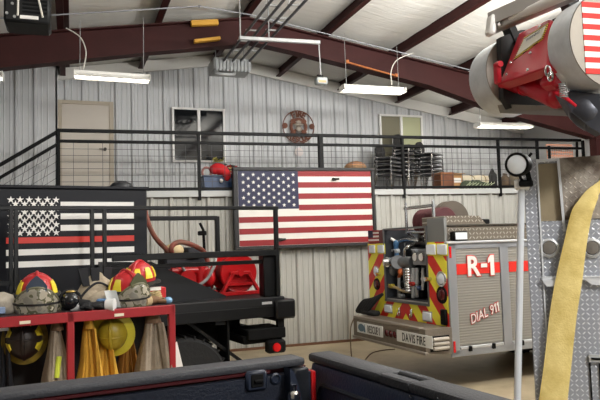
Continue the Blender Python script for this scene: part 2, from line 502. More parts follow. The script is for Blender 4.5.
# door and windows on the mezzanine
M_door = mat('beige painted door', '#cfc6ba', .5)
g = struct('door_1', MB().mm(-.17, .68, 12.70, 12.74, mz(0)+.01, 4.47, .004), M_door)
m = MB(); m.mm(-.24, -.17, 12.68, 12.76, mz(0), 4.54, .004); m.mm(.68, .76, 12.68, 12.76, mz(0), 4.54, .004); m.mm(-.17, .68, 12.68, 12.76, 4.47, 4.54, .004)
struct('door_frame', m, mat('tan door frame', '#b7ab98', .5), g)
m = MB(); m.cyl((.6, 12.70, 3.62), (.6, 12.64, 3.62), .03); m.bar((.6, 12.645, 3.62), (.49, 12.645, 3.62), .022, .022, bev=.004)
struct('door_handle', m, mat('dark bronze', '#3a332c', .4, .6), g)
def window(name, x0, x1, z0, z1, cols):
    m = MB(); f = .045
    m.mm(x0, x1, 12.70, 12.77, z1-f, z1, .006); m.mm(x0, x1, 12.70, 12.77, z0, z0+f, .006)
    m.mm(x0, x0+f, 12.70, 12.77, z0+f, z1-f, .006); m.mm(x1-f, x1, 12.70, 12.77, z0+f, z1-f, .006)
    xc = (x0+x1)/2; m.mm(xc-.03, xc+.03, 12.70, 12.77, z0+f, z1-f, .006)
    g = struct(name, m, M_white)
    for a, b, c in ((x0+f, xc-.03, cols[0]), (xc+.03, x1-f, cols[1])):
        struct('pane', MB().mm(a, b, 12.735, 12.745, z0+f, z1-f), c, g, 0)
    return g
M_gdark = mat('dark window glass', '#121417', .06, 0, spec=.6)
M_golive = mat('olive window shade', '#77725c', .35)
M_ggreen = mat('pale green window shade', '#b3b58f', .35)
window('window_1', 1.87, 2.94, 3.40, 4.50, (M_gdark, M_gdark))
window('window_2', 6.42, 7.50, 3.42, 4.54, (M_golive, M_ggreen))

# stairs going down to the left in front of the left wall panel
m = MB(); n = 14; rise = 2.6/n; run = .27
for i in range(n):
    x1 = -.26-run*i; z = 2.6-rise*(i+1)+.02
    m.mm(x1-run-.02, x1, 10.62, 11.6, z-.04, z)
for y in (10.58, 11.62):
    m.bar((-.26, y, 2.5), (-.26-run*n, y, -.0+.12), .04, .25)
struct('stairs', m, mat('dark stair steel', '#2b2a2a', .6), smooth=0)

# ------------------------------------------------------------------ railing of the mezzanine
YR = 10.43
def rz(x): return 3.557+.0102*(x+.195)       # top rail
rail = thing('railing', 'long black steel railing with wire mesh along the mezzanine edge', 'railing', (0, YR, 0))
px_posts = [58.5, 199, 321, 403, 499, 538, 550, 584]
pxs = [WORLD.hit(p, 165, 1, YR).x for p in px_posts]
for i, x in enumerate(pxs):
    w = .05 if i != 2 else .08
    m = MB()
    if i == 6: m.bar((x, 0, mz(x)+.02), (x, 0, rz(x)-.12), w*.8, w*.8)
    else: m.bar((x, 0, mz(x)-.16), (x, 0, rz(x)), w, w, bev=.004)
    m.build('post', M_black, rail)
x0, x1 = pxs[0]-.02, 9.82
def railbar(name, off, w):
    m = MB(); m.bar((x0, -.0, rz(x0)+off), (x1, 0, rz(x1)+off), w, w, bev=.005); m.build(name, M_black, rail)
railbar('top_rail', 0, .052); railbar('middle_rail', -.165, .046)
m = MB(); m.bar((x0, 0, mz(x0)+.03), (x1, 0, mz(x1)+.03), .045, .045, bev=.005); m.build('bottom_rail', M_black, rail)
M_wire = mat('grey wire mesh', '#3d3d40', .6, .2)
for a, b in zip(pxs[:5], pxs[1:5]+[pxs[5]]):
    m = MB(); n = max(2, round((b-a)/.205))
    for i in range(1, n):
        x = a+(b-a)*i/n; m.tube([(x, 0, mz(x)+.05), (x, 0, rz(x)-.18)], .0042, 4)
    for k in range(1, 7):
        t = k/7.0
        m.tube([(a, .003, mz(a)+.05+t*(rz(a)-.18-mz(a)-.05)), (b, .003, mz(b)+.05+t*(rz(b)-.18-mz(b)-.05))], .0042, 4)
    m.build('wire_mesh', M_wire, rail)
# the flight's own railing
p0 = WORLD.hit(58, 131.5, 1, YR); p1 = WORLD.hit(0, 165, 1, YR); d = (p1-p0)
st = thing('stair_railing', 'sloping black stair railing with wire mesh, descending at far left', 'railing', (0, YR, 0))
def on(t, dz): q = p0+d*t; return Vector((q.x, 0, q.z+dz))
for nm, o, w in (('top_rail', 0, .052), ('middle_rail', -.19, .046), ('bottom_rail', -.95, .046)):
    m = MB(); m.bar(on(0.02, o), on(3.1, o), w, w, bev=.005); m.build(nm, M_black, st)
for t in (1.5, 3.0):
    q = on(t, 0); m = MB(); m.bar((q.x, 0, max(0.0, q.z-1.2)), q, .05, .05, bev=.004); m.build('post', M_black, st)
m = MB()
for k in range(1, 14):
    t = 3.0*k/14+.03; m.tube([on(t+.12, -.93), on(max(.02, t-.12), -.2)], .0042, 4)
for k in range(1, 6): m.tube([on(.02, -.2-.75*k/6), on(3.0, -.2-.75*k/6)], .0042, 4)
m.build('wire_mesh', M_wire, st)

# ------------------------------------------------------------------ flags
def flag(mb, x0, x1, z0, z1, y, stripes, canton_x, canton_rows, star_r, mi_star, mi_canton, th=.004, border=None):
    """stripes: list of 13 material indices top to bottom; a face at y looking towards -y"""
    h = (z1-z0)/13.0; zc = z1-canton_rows*h
    for i, mi in enumerate(stripes):
        if mi is None: continue
        zt = z1-i*h; a = canton_x if i < canton_rows else x0
        mb.add([(a, y, zt-h), (x1, y, zt-h), (x1, y, zt), (a, y, zt)], [(0,1,2,3)], mi)
    if mi_canton is not None:
        mb.add([(x0, y, zc), (canton_x, y, zc), (canton_x, y, z1), (x0, y, z1)], [(0,1,2,3)], mi_canton)
    W = canton_x-x0; H = z1-zc
    for r in range(9):
        n = 6 if r % 2 == 0 else 5
        for k in range(n):
            cx = x0+W*((2*k+1+(r % 2))/12.0); cz = z1-H*((r+1)/10.0)
            pts = star(cx, cz, star_r)
            mb.add([(p[0], y-th, p[1]) for p in pts]+[(cx, y-th, cz)], [(k2, (k2+1) % 10, 10) for k2 in range(10)], mi_star)

YFB = 10.26
c = [WORLD.hit(*p, 1, YFB) for p in ((233, 167), (375.5, 168), (235, 249.5), (376, 245.5))]
fx0, fx1, fz0, fz1 = c[0].x, c[1].x-.03, (c[2].z+c[3].z)/2, (c[0].z+c[1].z)/2
fb = thing('flag_board', 'large framed American flag panel hung on the ribbed wall below the railing', 'flag', ((fx0+fx1)/2, YFB+.06, (fz0+fz1)/2))
fb.rotation_euler = (0, radians(-.35), 0)
W2, H2 = (fx1-fx0)/2, (fz1-fz0)/2
m = MB(); b = .075
m.mm(-W2, W2, -.07, .05, H2-b*.7, H2, .006); m.mm(-W2, W2, -.07, .05, -H2, -H2+b*.7, .006)
m.mm(-W2, -W2+b, -.07, .05, -H2+b*.7, H2-b*.7, .006); m.mm(W2-b*.7, W2, -.07, .05, -H2+b*.7, H2-b*.7, .006)
m.build('frame', mat('black board frame', '#1b1a1b', .55), fb)
m = MB()
fl, fr, ft, fbm = -W2+b, W2-b*.7, H2-b*.7, -H2+b*.7
m.mm(fl, fr, -.035, .03, fbm, ft, mi=1)
flag(m, fl+.01, fr-.003, fbm+.004, ft-.004, -.038, [0, 1]*6+[0], fl+.01+(fr-fl)*.432, 6.7, .036, 1, 2)
m.build('flag_panel', [M_flagr, M_flagw, M_flagb], fb, 0)
for px, py in ((335, 179.5), (281, 239.5)):
    q = WORLD.hit(px, py, 1, YFB) - Vector(fb.location)
    m = MB(); m.box((q.x, -.055, q.z), (.055, .03, .05), .01); m.cyl((q.x-.03, -.075, q.z), (q.x+.07, -.085, q.z+.005), .018); m.ell((q.x-.03, -.07, q.z), (.03, .025, .03), 10, 6)
    m.build('pull_handle', mat('dark cast handle', '#2a2a28', .5, .4), fb)

# round rusty fire emblem on the back wall
q = WORLD.hit(298.5, 127, 1, 12.70)
sg = thing('fire_emblem', 'round rust-coloured cut-metal fire emblem hanging on the back wall', 'wall sign', q)
M_rust = mat('rusted steel', '#7b4a35', .7, .2, var=.4, vs=12)
R = .345
m = MB(); m.tube([(R*cos(a*pi/24), 0, R*sin(a*pi/24)) for a in range(48)], .011, 6, closed=True); m.build('ring', M_rust, sg)
m = MB()
for k in range(4):                                       # Maltese cross arms
    a = pi/4+k*pi/2
    A = [(.08, -.02), (.21, -.05), (.225, 0), (.21, .05), (.08, .02)]
    m.prism([(r*cos(a)-t*sin(a), r*sin(a)+t*cos(a)) for r, t in A], 1, -.012, .008)
m.lathe([(.195, -.01), (.195, .01), (.135, .01), (.135, -.01), (.195, -.01)], (0, 0, 0), (0, 1, 0), 32, caps=False)
for s in (-1, 1): m.cyl((s*.3, -.014, .02), (s*.3, .01, .02), .058)
m.build('cross', M_rust, sg)
m = MB(); m.ell((0, -.02, -.04), (.075, .03, .07), 14, 8); m.ell((0, -.02, .05), (.11, .025, .03), 14, 6); m.prism([(-.06, .05), (.06, .05), (.045, .12), (0, .14), (-.045, .12)], 1, -.03, 0)
m.build('helmet_plate', mat('pale weathered steel', '#a69a8d', .5, .4, var=.3), sg)
def arc_text(txt, rad, a0, a1, size, flip=False):
    global m
    m = MB(); n = len(txt)
    for i, ch in enumerate(txt):
        a = a0+(a1-a0)*(i+.5)/n; cx, cz = rad*cos(a), rad*sin(a)
        ux = (sin(a), 0, -cos(a)) if not flip else (-sin(a), 0, cos(a)); uz = (cos(a), 0, sin(a)) if not flip else (-cos(a), 0, -sin(a))
        put_text(m, ch, size, (cx, -.015, cz), ux, uz, .006, .007)
    m.build('lettering', M_rust, sg, 0)
arc_text('FIRE', .272, radians(124), radians(56), .18)
arc_text('RESCUE', .272, radians(220), radians(320), .15, True)
q = WORLD.hit(299, 152, 1, 12.72)
m = MB(); m.lathe([(.085, -.012), (.095, -.006), (.095, .01), (.0, .012)], (0,0,0), (0, 1, 0), 24)
solo('wall_disc', m, mat('pale disc', '#ddd3cf', .5), 'small pale round disc on the wall under the fire emblem', 'wall disc', q)

# ------------------------------------------------------------------ ceiling fittings
M_tube = mat('lit fluorescent tube', '#ffffff', .4, emit='#fff6e6', estr=13.0)
M_fix = mat('white fixture enamel', '#f2f0ea', .4)
M_cord = mat('white cord', '#d9d5cb', .6)
def shop_light(pa, pb, y, label, w=.16, chains=True, cord=None):
    a = WORLD.hit(*pa, 1, y); b = WORLD.hit(*pb, 1, y); mid = (a+b)/2; L = (b-a).length; ang = math.atan2(b.z-a.z, b.x-a.x)
    t = thing('shop_light', label, 'ceiling light', mid, rot=(0, -ang, 0), group='fluorescent shop lights')
    m = MB(); h = .055
    m.prism([(-.045, h), (.045, h), (.05, .015), (w*.75, -.045), (w*.75-.012, -.05), (.04, .0), (-.04, .0), (-w*.75+.012, -.05), (-w*.75, -.045), (-.05, .015)], 0, -L/2, L/2)
    m.build('housing', M_fix, t, 0)
    for s in (-1, 1):
        m = MB(); m.cyl((-L/2+.02, s*.05, -.025), (L/2-.02, s*.05, -.025), .017, seg=10); m.build('tube', M_tube, t)
    for s in (-1, 1):
        m = MB(); m.mm(s*L/2-.006, s*L/2+.006, -w*.75, w*.75, -.05, .045, .003); m.build('end_cap', M_fix, t)
    if chains:
        for s in (-1, 1):
            x = s*(L/2-.08); zt = min(zr(mid.x+x)-mid.z, 5.4-mid.z) if chains is True else chains
            m = MB(); m.tube([(x, 0, h), (x, 0, zt)], .005, 5); m.build('chain', M_steel, t)
    if cord:
        pts = [t.matrix_basis.inverted() @ WORLD.hit(px, py, 1, yy) for px, py, yy in cord]
        m = MB(); m.tube(smooth_path(pts), .009, 6); m.build('cord', M_cord, t)
    return t
def smooth_path(pts, n=6):
    P = [Vector(p) for p in pts]; out = []
    for i in range(len(P)-1):
        p0 = P[max(i-1, 0)]; p1 = P[i]; p2 = P[i+1]; p3 = P[min(i+2, len(P)-1)]
        for k in range(n):
            t = k/n
            out.append(.5*((2*p1)+(p2-p0)*t+(2*p0-5*p1+4*p2-p3)*t*t+(3*p1-p0-3*p2+p3)*t*t*t))
    out.append(P[-1]); return out
shop_light((74, 74), (149, 79), 9.7, 'white strip light hanging below the left rafter, curved cord at its left', cord=[(83, 70, 9.7), (86, 52, 9.7), (80, 37, 9.75), (66, 28, 9.8)])
shop_light((342, 88), (403, 91), 9.7, 'white strip light hanging below the right rafter near the ceiling sensor', cord=[(392, 85, 9.7), (391, 72, 9.75), (397, 60, 9.75), (413, 53, 9.85)])
shop_light((477, 125), (530, 126), 11.0, 'white strip light furthest right, above the mezzanine clutter')
shop_light((-66, 70), (3, 76), 9.7, 'white strip light cut off by the left edge')

# thin conduits under the roof
def conduit(pts, r, label):
    P = [Vector(p) for p in pts]; o = P[0]
    m = MB(); m.tube([p-o for p in P], r, 6)
    for p in P[1:-1:2]: m.ell(p-o, (.02, .02, .02), 8, 5)
    solo('conduit', m, mat('conduit steel', '#85868a', .5, .3), label, 'conduit', o)
conduit([(x, 9.3 if x < 2 else 9.85, zr(x)-.02) for x in (-1.8, -.6, .6, 1.8, RX, 4.0, 5.2, 6.6, 8.0)], .011, 'thin grey conduit following the roof just in front of the rafters')
conduit([(x, 8.6, zr(x)-.02) for x in (-1.0, .2, 1.3, RX)], .011, 'thin grey conduit under the left roof slope, nearer than the other')

a = WORLD.hit(347, 62, 1, 9.93); b = WORLD.hit(397, 76, 1, 9.93)
m = MB(); m.tube([(0, 0, 0), (b-a)*.5, b-a], .016, 8)
for t_ in (0, .98): m.mm((b-a).x*t_-.02, (b-a).x*t_+.03, -.02, .06, (b-a).z*t_-.02, (b-a).z*t_+.035, .004)
solo('copper_pipe', m, mat('copper pipe', '#b06a3c', .4, .6), 'short copper coloured pipe along the underside of the right rafter', 'pipe', a)
# hoist rails, heater, cross bar and its hanging sensor
M_track = mat('dark track steel', '#55565a', .45, .5)
def track(pa, pb, y0, label):
    a = WORLD.hit(*pa, 1, y0); z = a.z
    b = WORLD.hit(*pb, 2, z)
    o = Vector(a); m = MB(); t = thing('ceiling_track', label, 'track', o, group='twin ceiling tracks')
    for s in (-1, 1):
        m = MB(); m.bar((s*.075, 0, 0), (s*.075, b.y-a.y-.8, 0), .025, .04, bev=.004); m.build('rail', M_track, t)
    for k in range(6):
        y = (b.y-a.y)*k/5.5; m = MB(); m.mm(-.09, .09, y-.012, y+.012, .015, .035); m.build('cross_tie', M_steel, t, 0)
    for y in (-.35, -2.4):
        m = MB(); m.tube([(0, y, .03), (0, y, zr(o.x)-z)], .007, 5); m.build('hanger', M_steel, t)
track((228, 61), (277, 0), 10.55, 'left steel ceiling track leading back to the grey heater')
track((245, 61), (303, 0), 10.55, 'right steel ceiling track leading back to the grey heater')
q = WORLD.hit(230, 68, 1, 10.75)
ht = thing('unit_heater', 'grey ribbed heater box hanging under the roof ridge', 'heater', q)
m = MB(); m.mm(-.33, .33, -.2, .25, -.1, .12, .02); m.build('case', M_steel, ht)
m = MB()
for k in range(10): x = -.28+.56*k/9; m.mm(x-.018, x+.018, -.225, -.19, -.12, .08, .004)
m.build('fin', mat('grey fins', '#8f9191', .5, .4), ht)
m = MB(); m.tube(smooth_path([(-.27, -.15, -.1), (-.3, -.22, -.17), (-.15, -.26, -.19), (0, -.22, -.17), (.05, -.15, -.1)]), .03, 8); m.build('elbow_pipe', M_steel, ht)
for s in (-1, 1):
    m = MB(); m.tube([(s*.25, 0, .11), (s*.25, 0, zr(q.x)-q.z)], .008, 5); m.build('hanger', M_steel, ht)
YC = 8.6
a = WORLD.hit(239, 38, 1, YC); b = WORLD.hit(320, 42.5, 1, YC)
cb = thing('cross_bar', 'grey horizontal bar hung below the ridge, sensor at its right end', 'bar', a)
m = MB(); m.bar((0, 0, 0), b-a, .05, .055, bev=.008); m.build('bar', M_steel, cb)
m = MB(); m.tube([(.02, 0, 0), (.02, 0, zr(a.x)-a.z)], .01, 6); m.build('hanger', M_steel, cb)
m = MB(); w = (b-a)*.36; m.tube([w, w+Vector((0, 0, zr(a.x+w.x)-a.z-w.z))], .008, 6); m.build('hanger', M_steel, cb)
c = WORLD.hit(321, 80, 1, YC)
m = MB(); m.tube([b-a+Vector((-.02, 0, 0)), (c-a)+Vector((0, 0, .06))], .009, 6); m.build('drop_rod', M_steel, cb)
sn = thing('ceiling_sensor', 'small grey box sensor hanging from the end of the cross bar', 'sensor', c)
m = MB(); m.mm(-.085, .085, -.06, .06, -.07, .03, .015); m.build('case', mat('grey sensor case', '#9aa09f', .4), sn)
m = MB(); m.cyl((0, 0, .03), (0, 0, .07), .03); m.mm(-.06, .03, -.02, .02, .05, .075, .005); m.build('mount', M_black, sn)
m = MB(); m.mm(-.06, .05, -.066, -.058, -.05, -.02); m.build('window', mat('orange sensor window', '#b98a5b', .3), sn, 0)

# yellow boards clamped to the left rafter
for (px0, py0, px1, py1, lab) in ((191, 23.5, 218, 22.5, 'yellow wooden block on top of the left rafter'), (194, 41.5, 220, 38.5, 'yellow wooden block under the left rafter')):
    a = WORLD.hit(px0, py0, 1, 9.94); b = WORLD.hit(px1, py1, 1, 9.94)
    m = MB(); m.bar((0, 0, 0), b-a, .09, .085 if py0 < 30 else .05, bev=.006)
    solo('wood_block', m, M_yellow, lab, 'wood block', a)

# black unit hanging in the top left corner
q = WORLD.hit(30, 14, 1, 7.0)
bu = thing('ceiling_unit', 'black box unit with white straps hanging under the roof, top left', 'hanging unit', q)
m = MB(); m.mm(-.23, .2, -.2, .2, -.16, .3, .025); m.build('case', M_plast, bu)
m = MB()
for k in range(7): m.mm(-.06, .17, -.212, -.2, -.06+.04*k, -.045+.04*k)
m.build('grille', M_blackm, bu, 0)
m = MB(); m.mm(-.08, .09, -.214, -.2, -.125, -.092); m.build('rating_label', M_white, bu, 0)
for (x0, x1) in ((-.09, -.1), (.04, .13)):
    m = MB(); m.tube([(x0, -.21, .32), (x1, -.215, -.1)], .01, 6); m.build('strap', M_cord, bu)
for s in (-.2, .16):
    m = MB(); m.tube([(s, 0, .29), (s, 0, zr(q.x)-q.z+.1)], .01, 6); m.build('hanger', M_black, bu)
for (x, z) in ((-.2, .1), (-.15, .02), (-.2, -.08), (-.13, -.11), (-.17, .18)):
    m = MB(); m.cyl((x, -.2, z), (x, -.215, z), .014, seg=10); m.build('knob', M_steel, bu)
# ------------------------------------------------------------------ stacked chairs on the mezzanine
M_cush = mat('black chair vinyl', '#1e1d1f', .45)
M_chairback = mat('charcoal chair fabric', '#2a2827', .8)
def make_chair():
    t = thing('stacking_chair', 'chair', 'chair')
    m = MB(); m.box((0, -.02, .43), (.40, .40, .045), .018, seg=2); m.build('seat', M_cush, t)
    m = MB(); pts = [(.18*cos(a), .55+.17*sin(a)) for a in [i*pi/12 for i in range(13)]]+[(-.15, .47), (.15, .47)]
    m.prism([(x, z+.02) for x, z in pts], 1, .185, .225); m.build('backrest', M_chairback, t, 50)
    for s in (-1, 1):
        m = MB()
        m.tube(smooth_path([(s*.23, -.22, 0), (s*.225, -.21, .38), (s*.22, -.16, .44), (s*.215, .1, .45), (s*.2, .2, .5), (s*.17, .22, .62)], 4), .011, 6)
        m.tube([(s*.22, .12, .44), (s*.235, .24, 0)], .011, 6); m.build('side_frame', M_chrome, t)
    m = MB(); m.tube([(-.22, -.225, .42), (.22, -.225, .42)], .018, 6); m.build('front_rail', M_chrome, t)
    return t
chair0 = make_chair(); used = [False]
ordn = ['lowest', 'second from bottom', 'third from bottom', 'fourth from bottom', 'fifth from bottom', 'sixth from bottom', 'seventh from bottom', 'eighth from bottom']
for (px, n, y, nm, rz_) in ((388, 5, 12.05, 'left', .5), (406, 8, 12.15, 'middle tallest', .45), (428, 6, 12.05, 'right', .5)):
    q = WORLD.hit(px, 170, 1, y)
    for k in range(n):
        lab = 'black stacking chair with chrome frame, %s in the %s stack' % (ordn[k] if k < n-1 else 'topmost', nm)
        loc = (q.x+.004*k, y, mz(q.x)+.088*k)
        if not used[0]:
            c = chair0; c.location = loc; c.rotation_euler = (0, 0, rz_); c['label'] = lab; c['group'] = 'stacked black chairs on the mezzanine'; used[0] = True
        else: dup(chair0, loc, rz_, lab, 'stacked black chairs on the mezzanine')
def mezz(px, y): q = WORLD.hit(px, 185, 1, y); return Vector((q.x, y, mz(q.x)))

# clutter along the mezzanine edge
o = mezz(217, 10.85); w = (mezz(233.5, 10.85)-mezz(203, 10.85)).x
t = thing('storage_bin', 'blue storage bin standing behind the mezzanine railing', 'bin', o)
m = MB(); m.prism([(-w/2+.03, 0), (w/2-.03, 0), (w/2, .27), (-w/2, .27)], 1, -.19, .19); m.build('tub', mat('blue plastic', '#27456f', .4), t, 0)
m = MB(); m.mm(-w/2-.015, w/2+.015, -.21, .21, .25, .28, .008); m.build('rim', mat('dark blue plastic', '#1f3658', .4), t)
o2 = Vector((o.x, o.y, o.z+.28))
t = thing('santa_hat', 'red droopy hat with a white pompom lying on the blue bin', 'hat', o2+Vector((.0, -.08, 0)))
m = MB(); m.tube(smooth_path([(-.12, 0, .06), (-.02, 0, .12), (.08, -.05, .08), (.13, -.14, -.02), (.1, -.16, -.09)]), [.02, .05, .07, .085, .09, .095, .1, .1, .1, .1, .1, .098, .095, .09, .085, .08, .075, .07, .06, .055, .05, .045, .04, .035, .03], 12)
m.build('cap', mat('bright red felt', '#d8232a', .8), t)
m = MB(); m.ell((.02, -.17, -.1), (.035, .035, .035), 10, 8); m.build('pompom', mat('white fluff', '#f3efe8', .9), t)
t = thing('wreath', 'small pinkish ring wreath at the left end of the blue bin', 'wreath', o2+Vector((-w/2+.08, -.05, .06)))
m = MB(); m.tube([(.075*cos(a*pi/8), 0, .085*sin(a*pi/8)) for a in range(16)], .02, 7, closed=True); m.build('ring', mat('dusty pink', '#a8746c', .8), t)
t = thing('artificial_plant', 'yellow and dark leafy decoration heaped at the right end of the blue bin', 'decoration', o2+Vector((.19, -.02, 0)))
rg = random.Random(3)
for nm, cc, n in (('dark_leaf', '#23281d', 16), ('yellow_leaf', '#c9a53c', 10), ('red_leaf', '#a3262a', 9)):
    m = MB()
    for i in range(n):
        c = Vector((rg.uniform(-.2, .18), rg.uniform(-.12, .1), rg.uniform(.02, .2))); a = rg.uniform(0, 6.28); b = rg.uniform(-.6, .9)
        m.ell(c, (.06, .025, .008), 8, 4, rot=(b, rg.uniform(-.5, .5), a))
    m.tube([(0, 0, 0), (rg.uniform(-.05, .05), 0, .15)], .006, 5)
    m.build(nm, mat(nm, cc, .7), t)
q = WORLD.hit(219, 161, 1, 12.62)
t = thing('sill_decoration', 'small yellow green sprig on the sill of the dark window', 'decoration', (q.x, 12.66, 3.40))
m = MB()
for i in range(12):
    m.ell((rg.uniform(-.11, .11), -.02, rg.uniform(-.0, .1)), (.045, .018, .01), 8, 4, rot=(rg.uniform(-.5, .5), rg.uniform(-1, 1), rg.uniform(0, 3)))
m.tube([(-.1, 0, .02), (.1, 0, .03)], .01, 6); m.build('leaf', mat('yellow green leaf', '#b7ad5a', .7), t)
q = mezz(273, 10.9)
t = thing('garland', 'loose greenish brown garland behind the top edge of the flag panel', 'decoration', q)
m = MB()
for i in range(26): m.ell((rg.uniform(-.22, .2), rg.uniform(-.05, .05), .33+rg.uniform(-.06, .08)), (.06, .02, .012), 8, 4, rot=(rg.uniform(-1, 1), rg.uniform(-1, 1), rg.uniform(0, 3)))
m.build('leaf', mat('dry leaf', '#6f6a45', .8), t)
m = MB(); m.mm(-.2, .2, -.09, .09, 0, .3, .01); m.build('box', mat('brown carton', '#7a6348', .8), t)
q = mezz(356, 11.2)
q.z += .09
t = thing('wicker_basket', 'tan wicker basket showing above the right half of the flag panel', 'basket', q)
m = MB(); m.mm(-.16, .16, -.12, .12, -.09, 0, .01); m.build('base', mat('basket base', '#7d6047', .8), t)
m = MB(); m.lathe([(.16, 0), (.2, .2), (.215, .42), (.2, .42), (.17, .2), (.14, .03)], (0, 0, 0), (0, 0, 1), 24); m.build('bowl', mat('wicker', '#b08a66', .8, var=.3, vs=30, bump=.5, bs=60), t)
m = MB(); m.ell((0, 0, .42), (.19, .19, .09), 16, 6, lo=0, wob=.05); m.build('cloth', mat('orange tan cloth', '#b78561', .9), t)
o = mezz(443, 10.9)
w = (mezz(448, 10.9)-mezz(436, 10.9)).x
t = thing('wooden_crate', 'dark reddish brown wooden crate right of the chair stacks', 'crate', o)
m = MB(); m.mm(-w/2, w/2, -.16, .16, 0, .33, .008); m.build('body', mat('stained crate wood', '#7c4a2c', .6, var=.35, vs=7), t)
m = MB(); m.mm(-w/2-.012, w/2+.012, -.175, .175, .30, .345, .006); m.mm(-w/2-.01, -w/2+.02, -.17, -.155, 0, .3); m.mm(w/2-.02, w/2+.01, -.17, -.155, 0, .3)
m.build('frame', mat('crate edge wood', '#8f5a35', .6), t)
o = mezz(453, 10.95); w = .24
t = thing('cardboard_box', 'tan cardboard box with white patches beside the wooden crate', 'box', o)
m = MB(); m.mm(-w/2, w/2, -.15, .15, 0, .335, .004); m.build('carton', mat('cardboard', '#b98d5c', .85), t)
m = MB(); m.mm(-.09, .09, -.154, -.149, .15, .24); m.build('label_patch', mat('white label', '#e5e2dc', .6), t, 0)
m = MB(); m.hexa([(-w/2, -.25, .31), (w/2, -.25, .31), (w/2, -.15, .33), (-w/2, -.15, .33), (-w/2, -.25, .316), (w/2, -.25, .316), (w/2, -.15, .336), (-w/2, -.15, .336)]); m.build('flap', mat('cardboard', '#b98d5c', .85), t)
a = mezz(461, 11.05); b = mezz(491, 11.05)
t = thing('canvas_roll', 'cream rolled canvas lying along the mezzanine edge', 'canvas roll', a+Vector((0, 0, .12)))
L = b.x-a.x
m = MB(); m.tube([(L*i/8, .01*sin(i*2), .10+.008*sin(i*1.7)) for i in range(9)], [.085, .098, .1, .096, .1, .1, .095, .1, .09], 14); m.build('roll', mat('cream canvas', '#d8cdb4', .85, bump=.3, bs=20), t)
m = MB(); m.tube([(L*.3, -.01, .1+.0*i) for i in range(1)]+[(L*.3+.02, 0, .1)], .104, 14); m.tube([(L*.72, 0, .1), (L*.72+.02, 0, .1)], .104, 14); m.build('tie', mat('tan cord', '#9a835c', .8), t)
m = MB(); m.mm(0.02, L-.02, -.1, .12, -.12, -.001+.0, .02); m.build('support_box', mat('dark storage box', '#34382f', .8), t)
a = mezz(474, 10.72)
t = thing('netting_pile', 'pale green netting heaped in front of the cream canvas roll', 'netting', a)
m = MB(); m.ell((0, 0, 0), (.36, .12, .17), 26, 10, lo=0, wob=.09, sd=4); m.build('heap', mat('dark green net', '#4f5a44', .95, var=.5, vs=22, bump=.8, bs=50), t)
m = MB()
for k in range(9):
    x = -.3+.07*k; m.tube(smooth_path([(x, -.13, .01), (x+.06, -.11, .07+.02*sin(k)), (x+.15, -.08, .12), (x+.2, -.02, .15)]), .009, 5)
m.build('cord', mat('pale green cord', '#aab492', .8), t)
a = mezz(493, 10.95)
t = thing('black_bag', 'small black bag at the right end of the canvas roll', 'bag', a)
m = MB(); m.ell((0, 0, .2), (.09, .1, .2), 14, 10, wob=.06, sd=8); m.build('body', mat('black nylon', '#252524', .7, bump=.3), t)
m = MB(); m.tube(smooth_path([(-.04, 0, .38), (0, 0, .44), (.04, 0, .38)]), .01, 6); m.build('handle', mat('black nylon', '#252524', .7), t)
for i, (px, y, sx, sz, cc, lab) in enumerate(((505, 10.8, .13, .16, '#5a4a3a', 'brown slumped sack right of the railing post above the rescue truck'), (514, 11.0, .12, .2, '#6b6150', 'taller grey-brown sack behind the spotlight'))):
    a = mezz(px, y)
    m = MB(); m.ell((0, 0, sz*.85), (sx, sx*.8, sz), 16, 10, lo=-.85, wob=.07, sd=i+20); m.tube([(0, 0, sz*1.75), (.01, 0, sz*2.0)], [.03, .045], 8)
    solo('sack', m, mat('sack %s' % 'ab'[i], cc, .9, bump=.4), lab, 'sack', a)
# orange barrier mesh stretched by the right end of the railing
a = WORLD.hit(549, 161, 1, 10.6); b = WORLD.hit(575, 161, 1, 10.6); zt = WORLD.hit(560, 144, 1, 10.6).z
m = MB()
W_ = b.x-a.x; H_ = zt-mz(a.x)-.02
for k in range(15): m.bar((W_*k/14, 0, 0), (W_*k/14-.05, .01*sin(k), H_), .014, .006)
for k in range(13): m.bar((-.05*k/12, 0, H_*k/12), (W_-.05*k/12, 0, H_*k/12), .03, .006, up=(0, 1, 0))
t = thing('barrier_fence', 'salmon orange plastic barrier mesh at the right end of the mezzanine', 'barrier', (a.x, 10.6, mz(a.x)))
m.build('mesh', mat('faded orange plastic', '#d59a80', .6), t, 0)
m = MB(); m.bar((W_+.02, 0, 0), (W_+.08, 0, H_+.12), .035, .035); m.build('post', M_black, t)

# ------------------------------------------------------------------ rescue truck (local x along its side, y to its left, z up)
RT = Frame(4.0414, 6.4287, 4.0)
rt = thing('rescue_truck', 'rescue truck with red and yellow chevron rear, seen from its rear right corner', 'truck', RT.o, RT.a)
H = RT.hit
Wd = 1.82; zt = 1.66
M_truck = mat('silver truck paint', '#a7a39b', .38, .35, var=.1, vs=3)
M_shut = mat('roller shutter aluminium', '#918e87', .5, .25)
M_chev = stripes_mat('chevron', '#f1e33c', '#d2261c', 'Y', .40, .4, centre=.91, slope=1.05)
M_dplate = diamond_mat('aluminium tread plate', '#7d7468', 'X', 'Z', .05, .4, .6, lug='#cfc8bb')
ay = H(428, 270, 0, 0).y; by = H(386, 270, 0, 0).y           # sides of the pump opening
zb = H(405, 300, 0, 0).z; ztop = 1.86
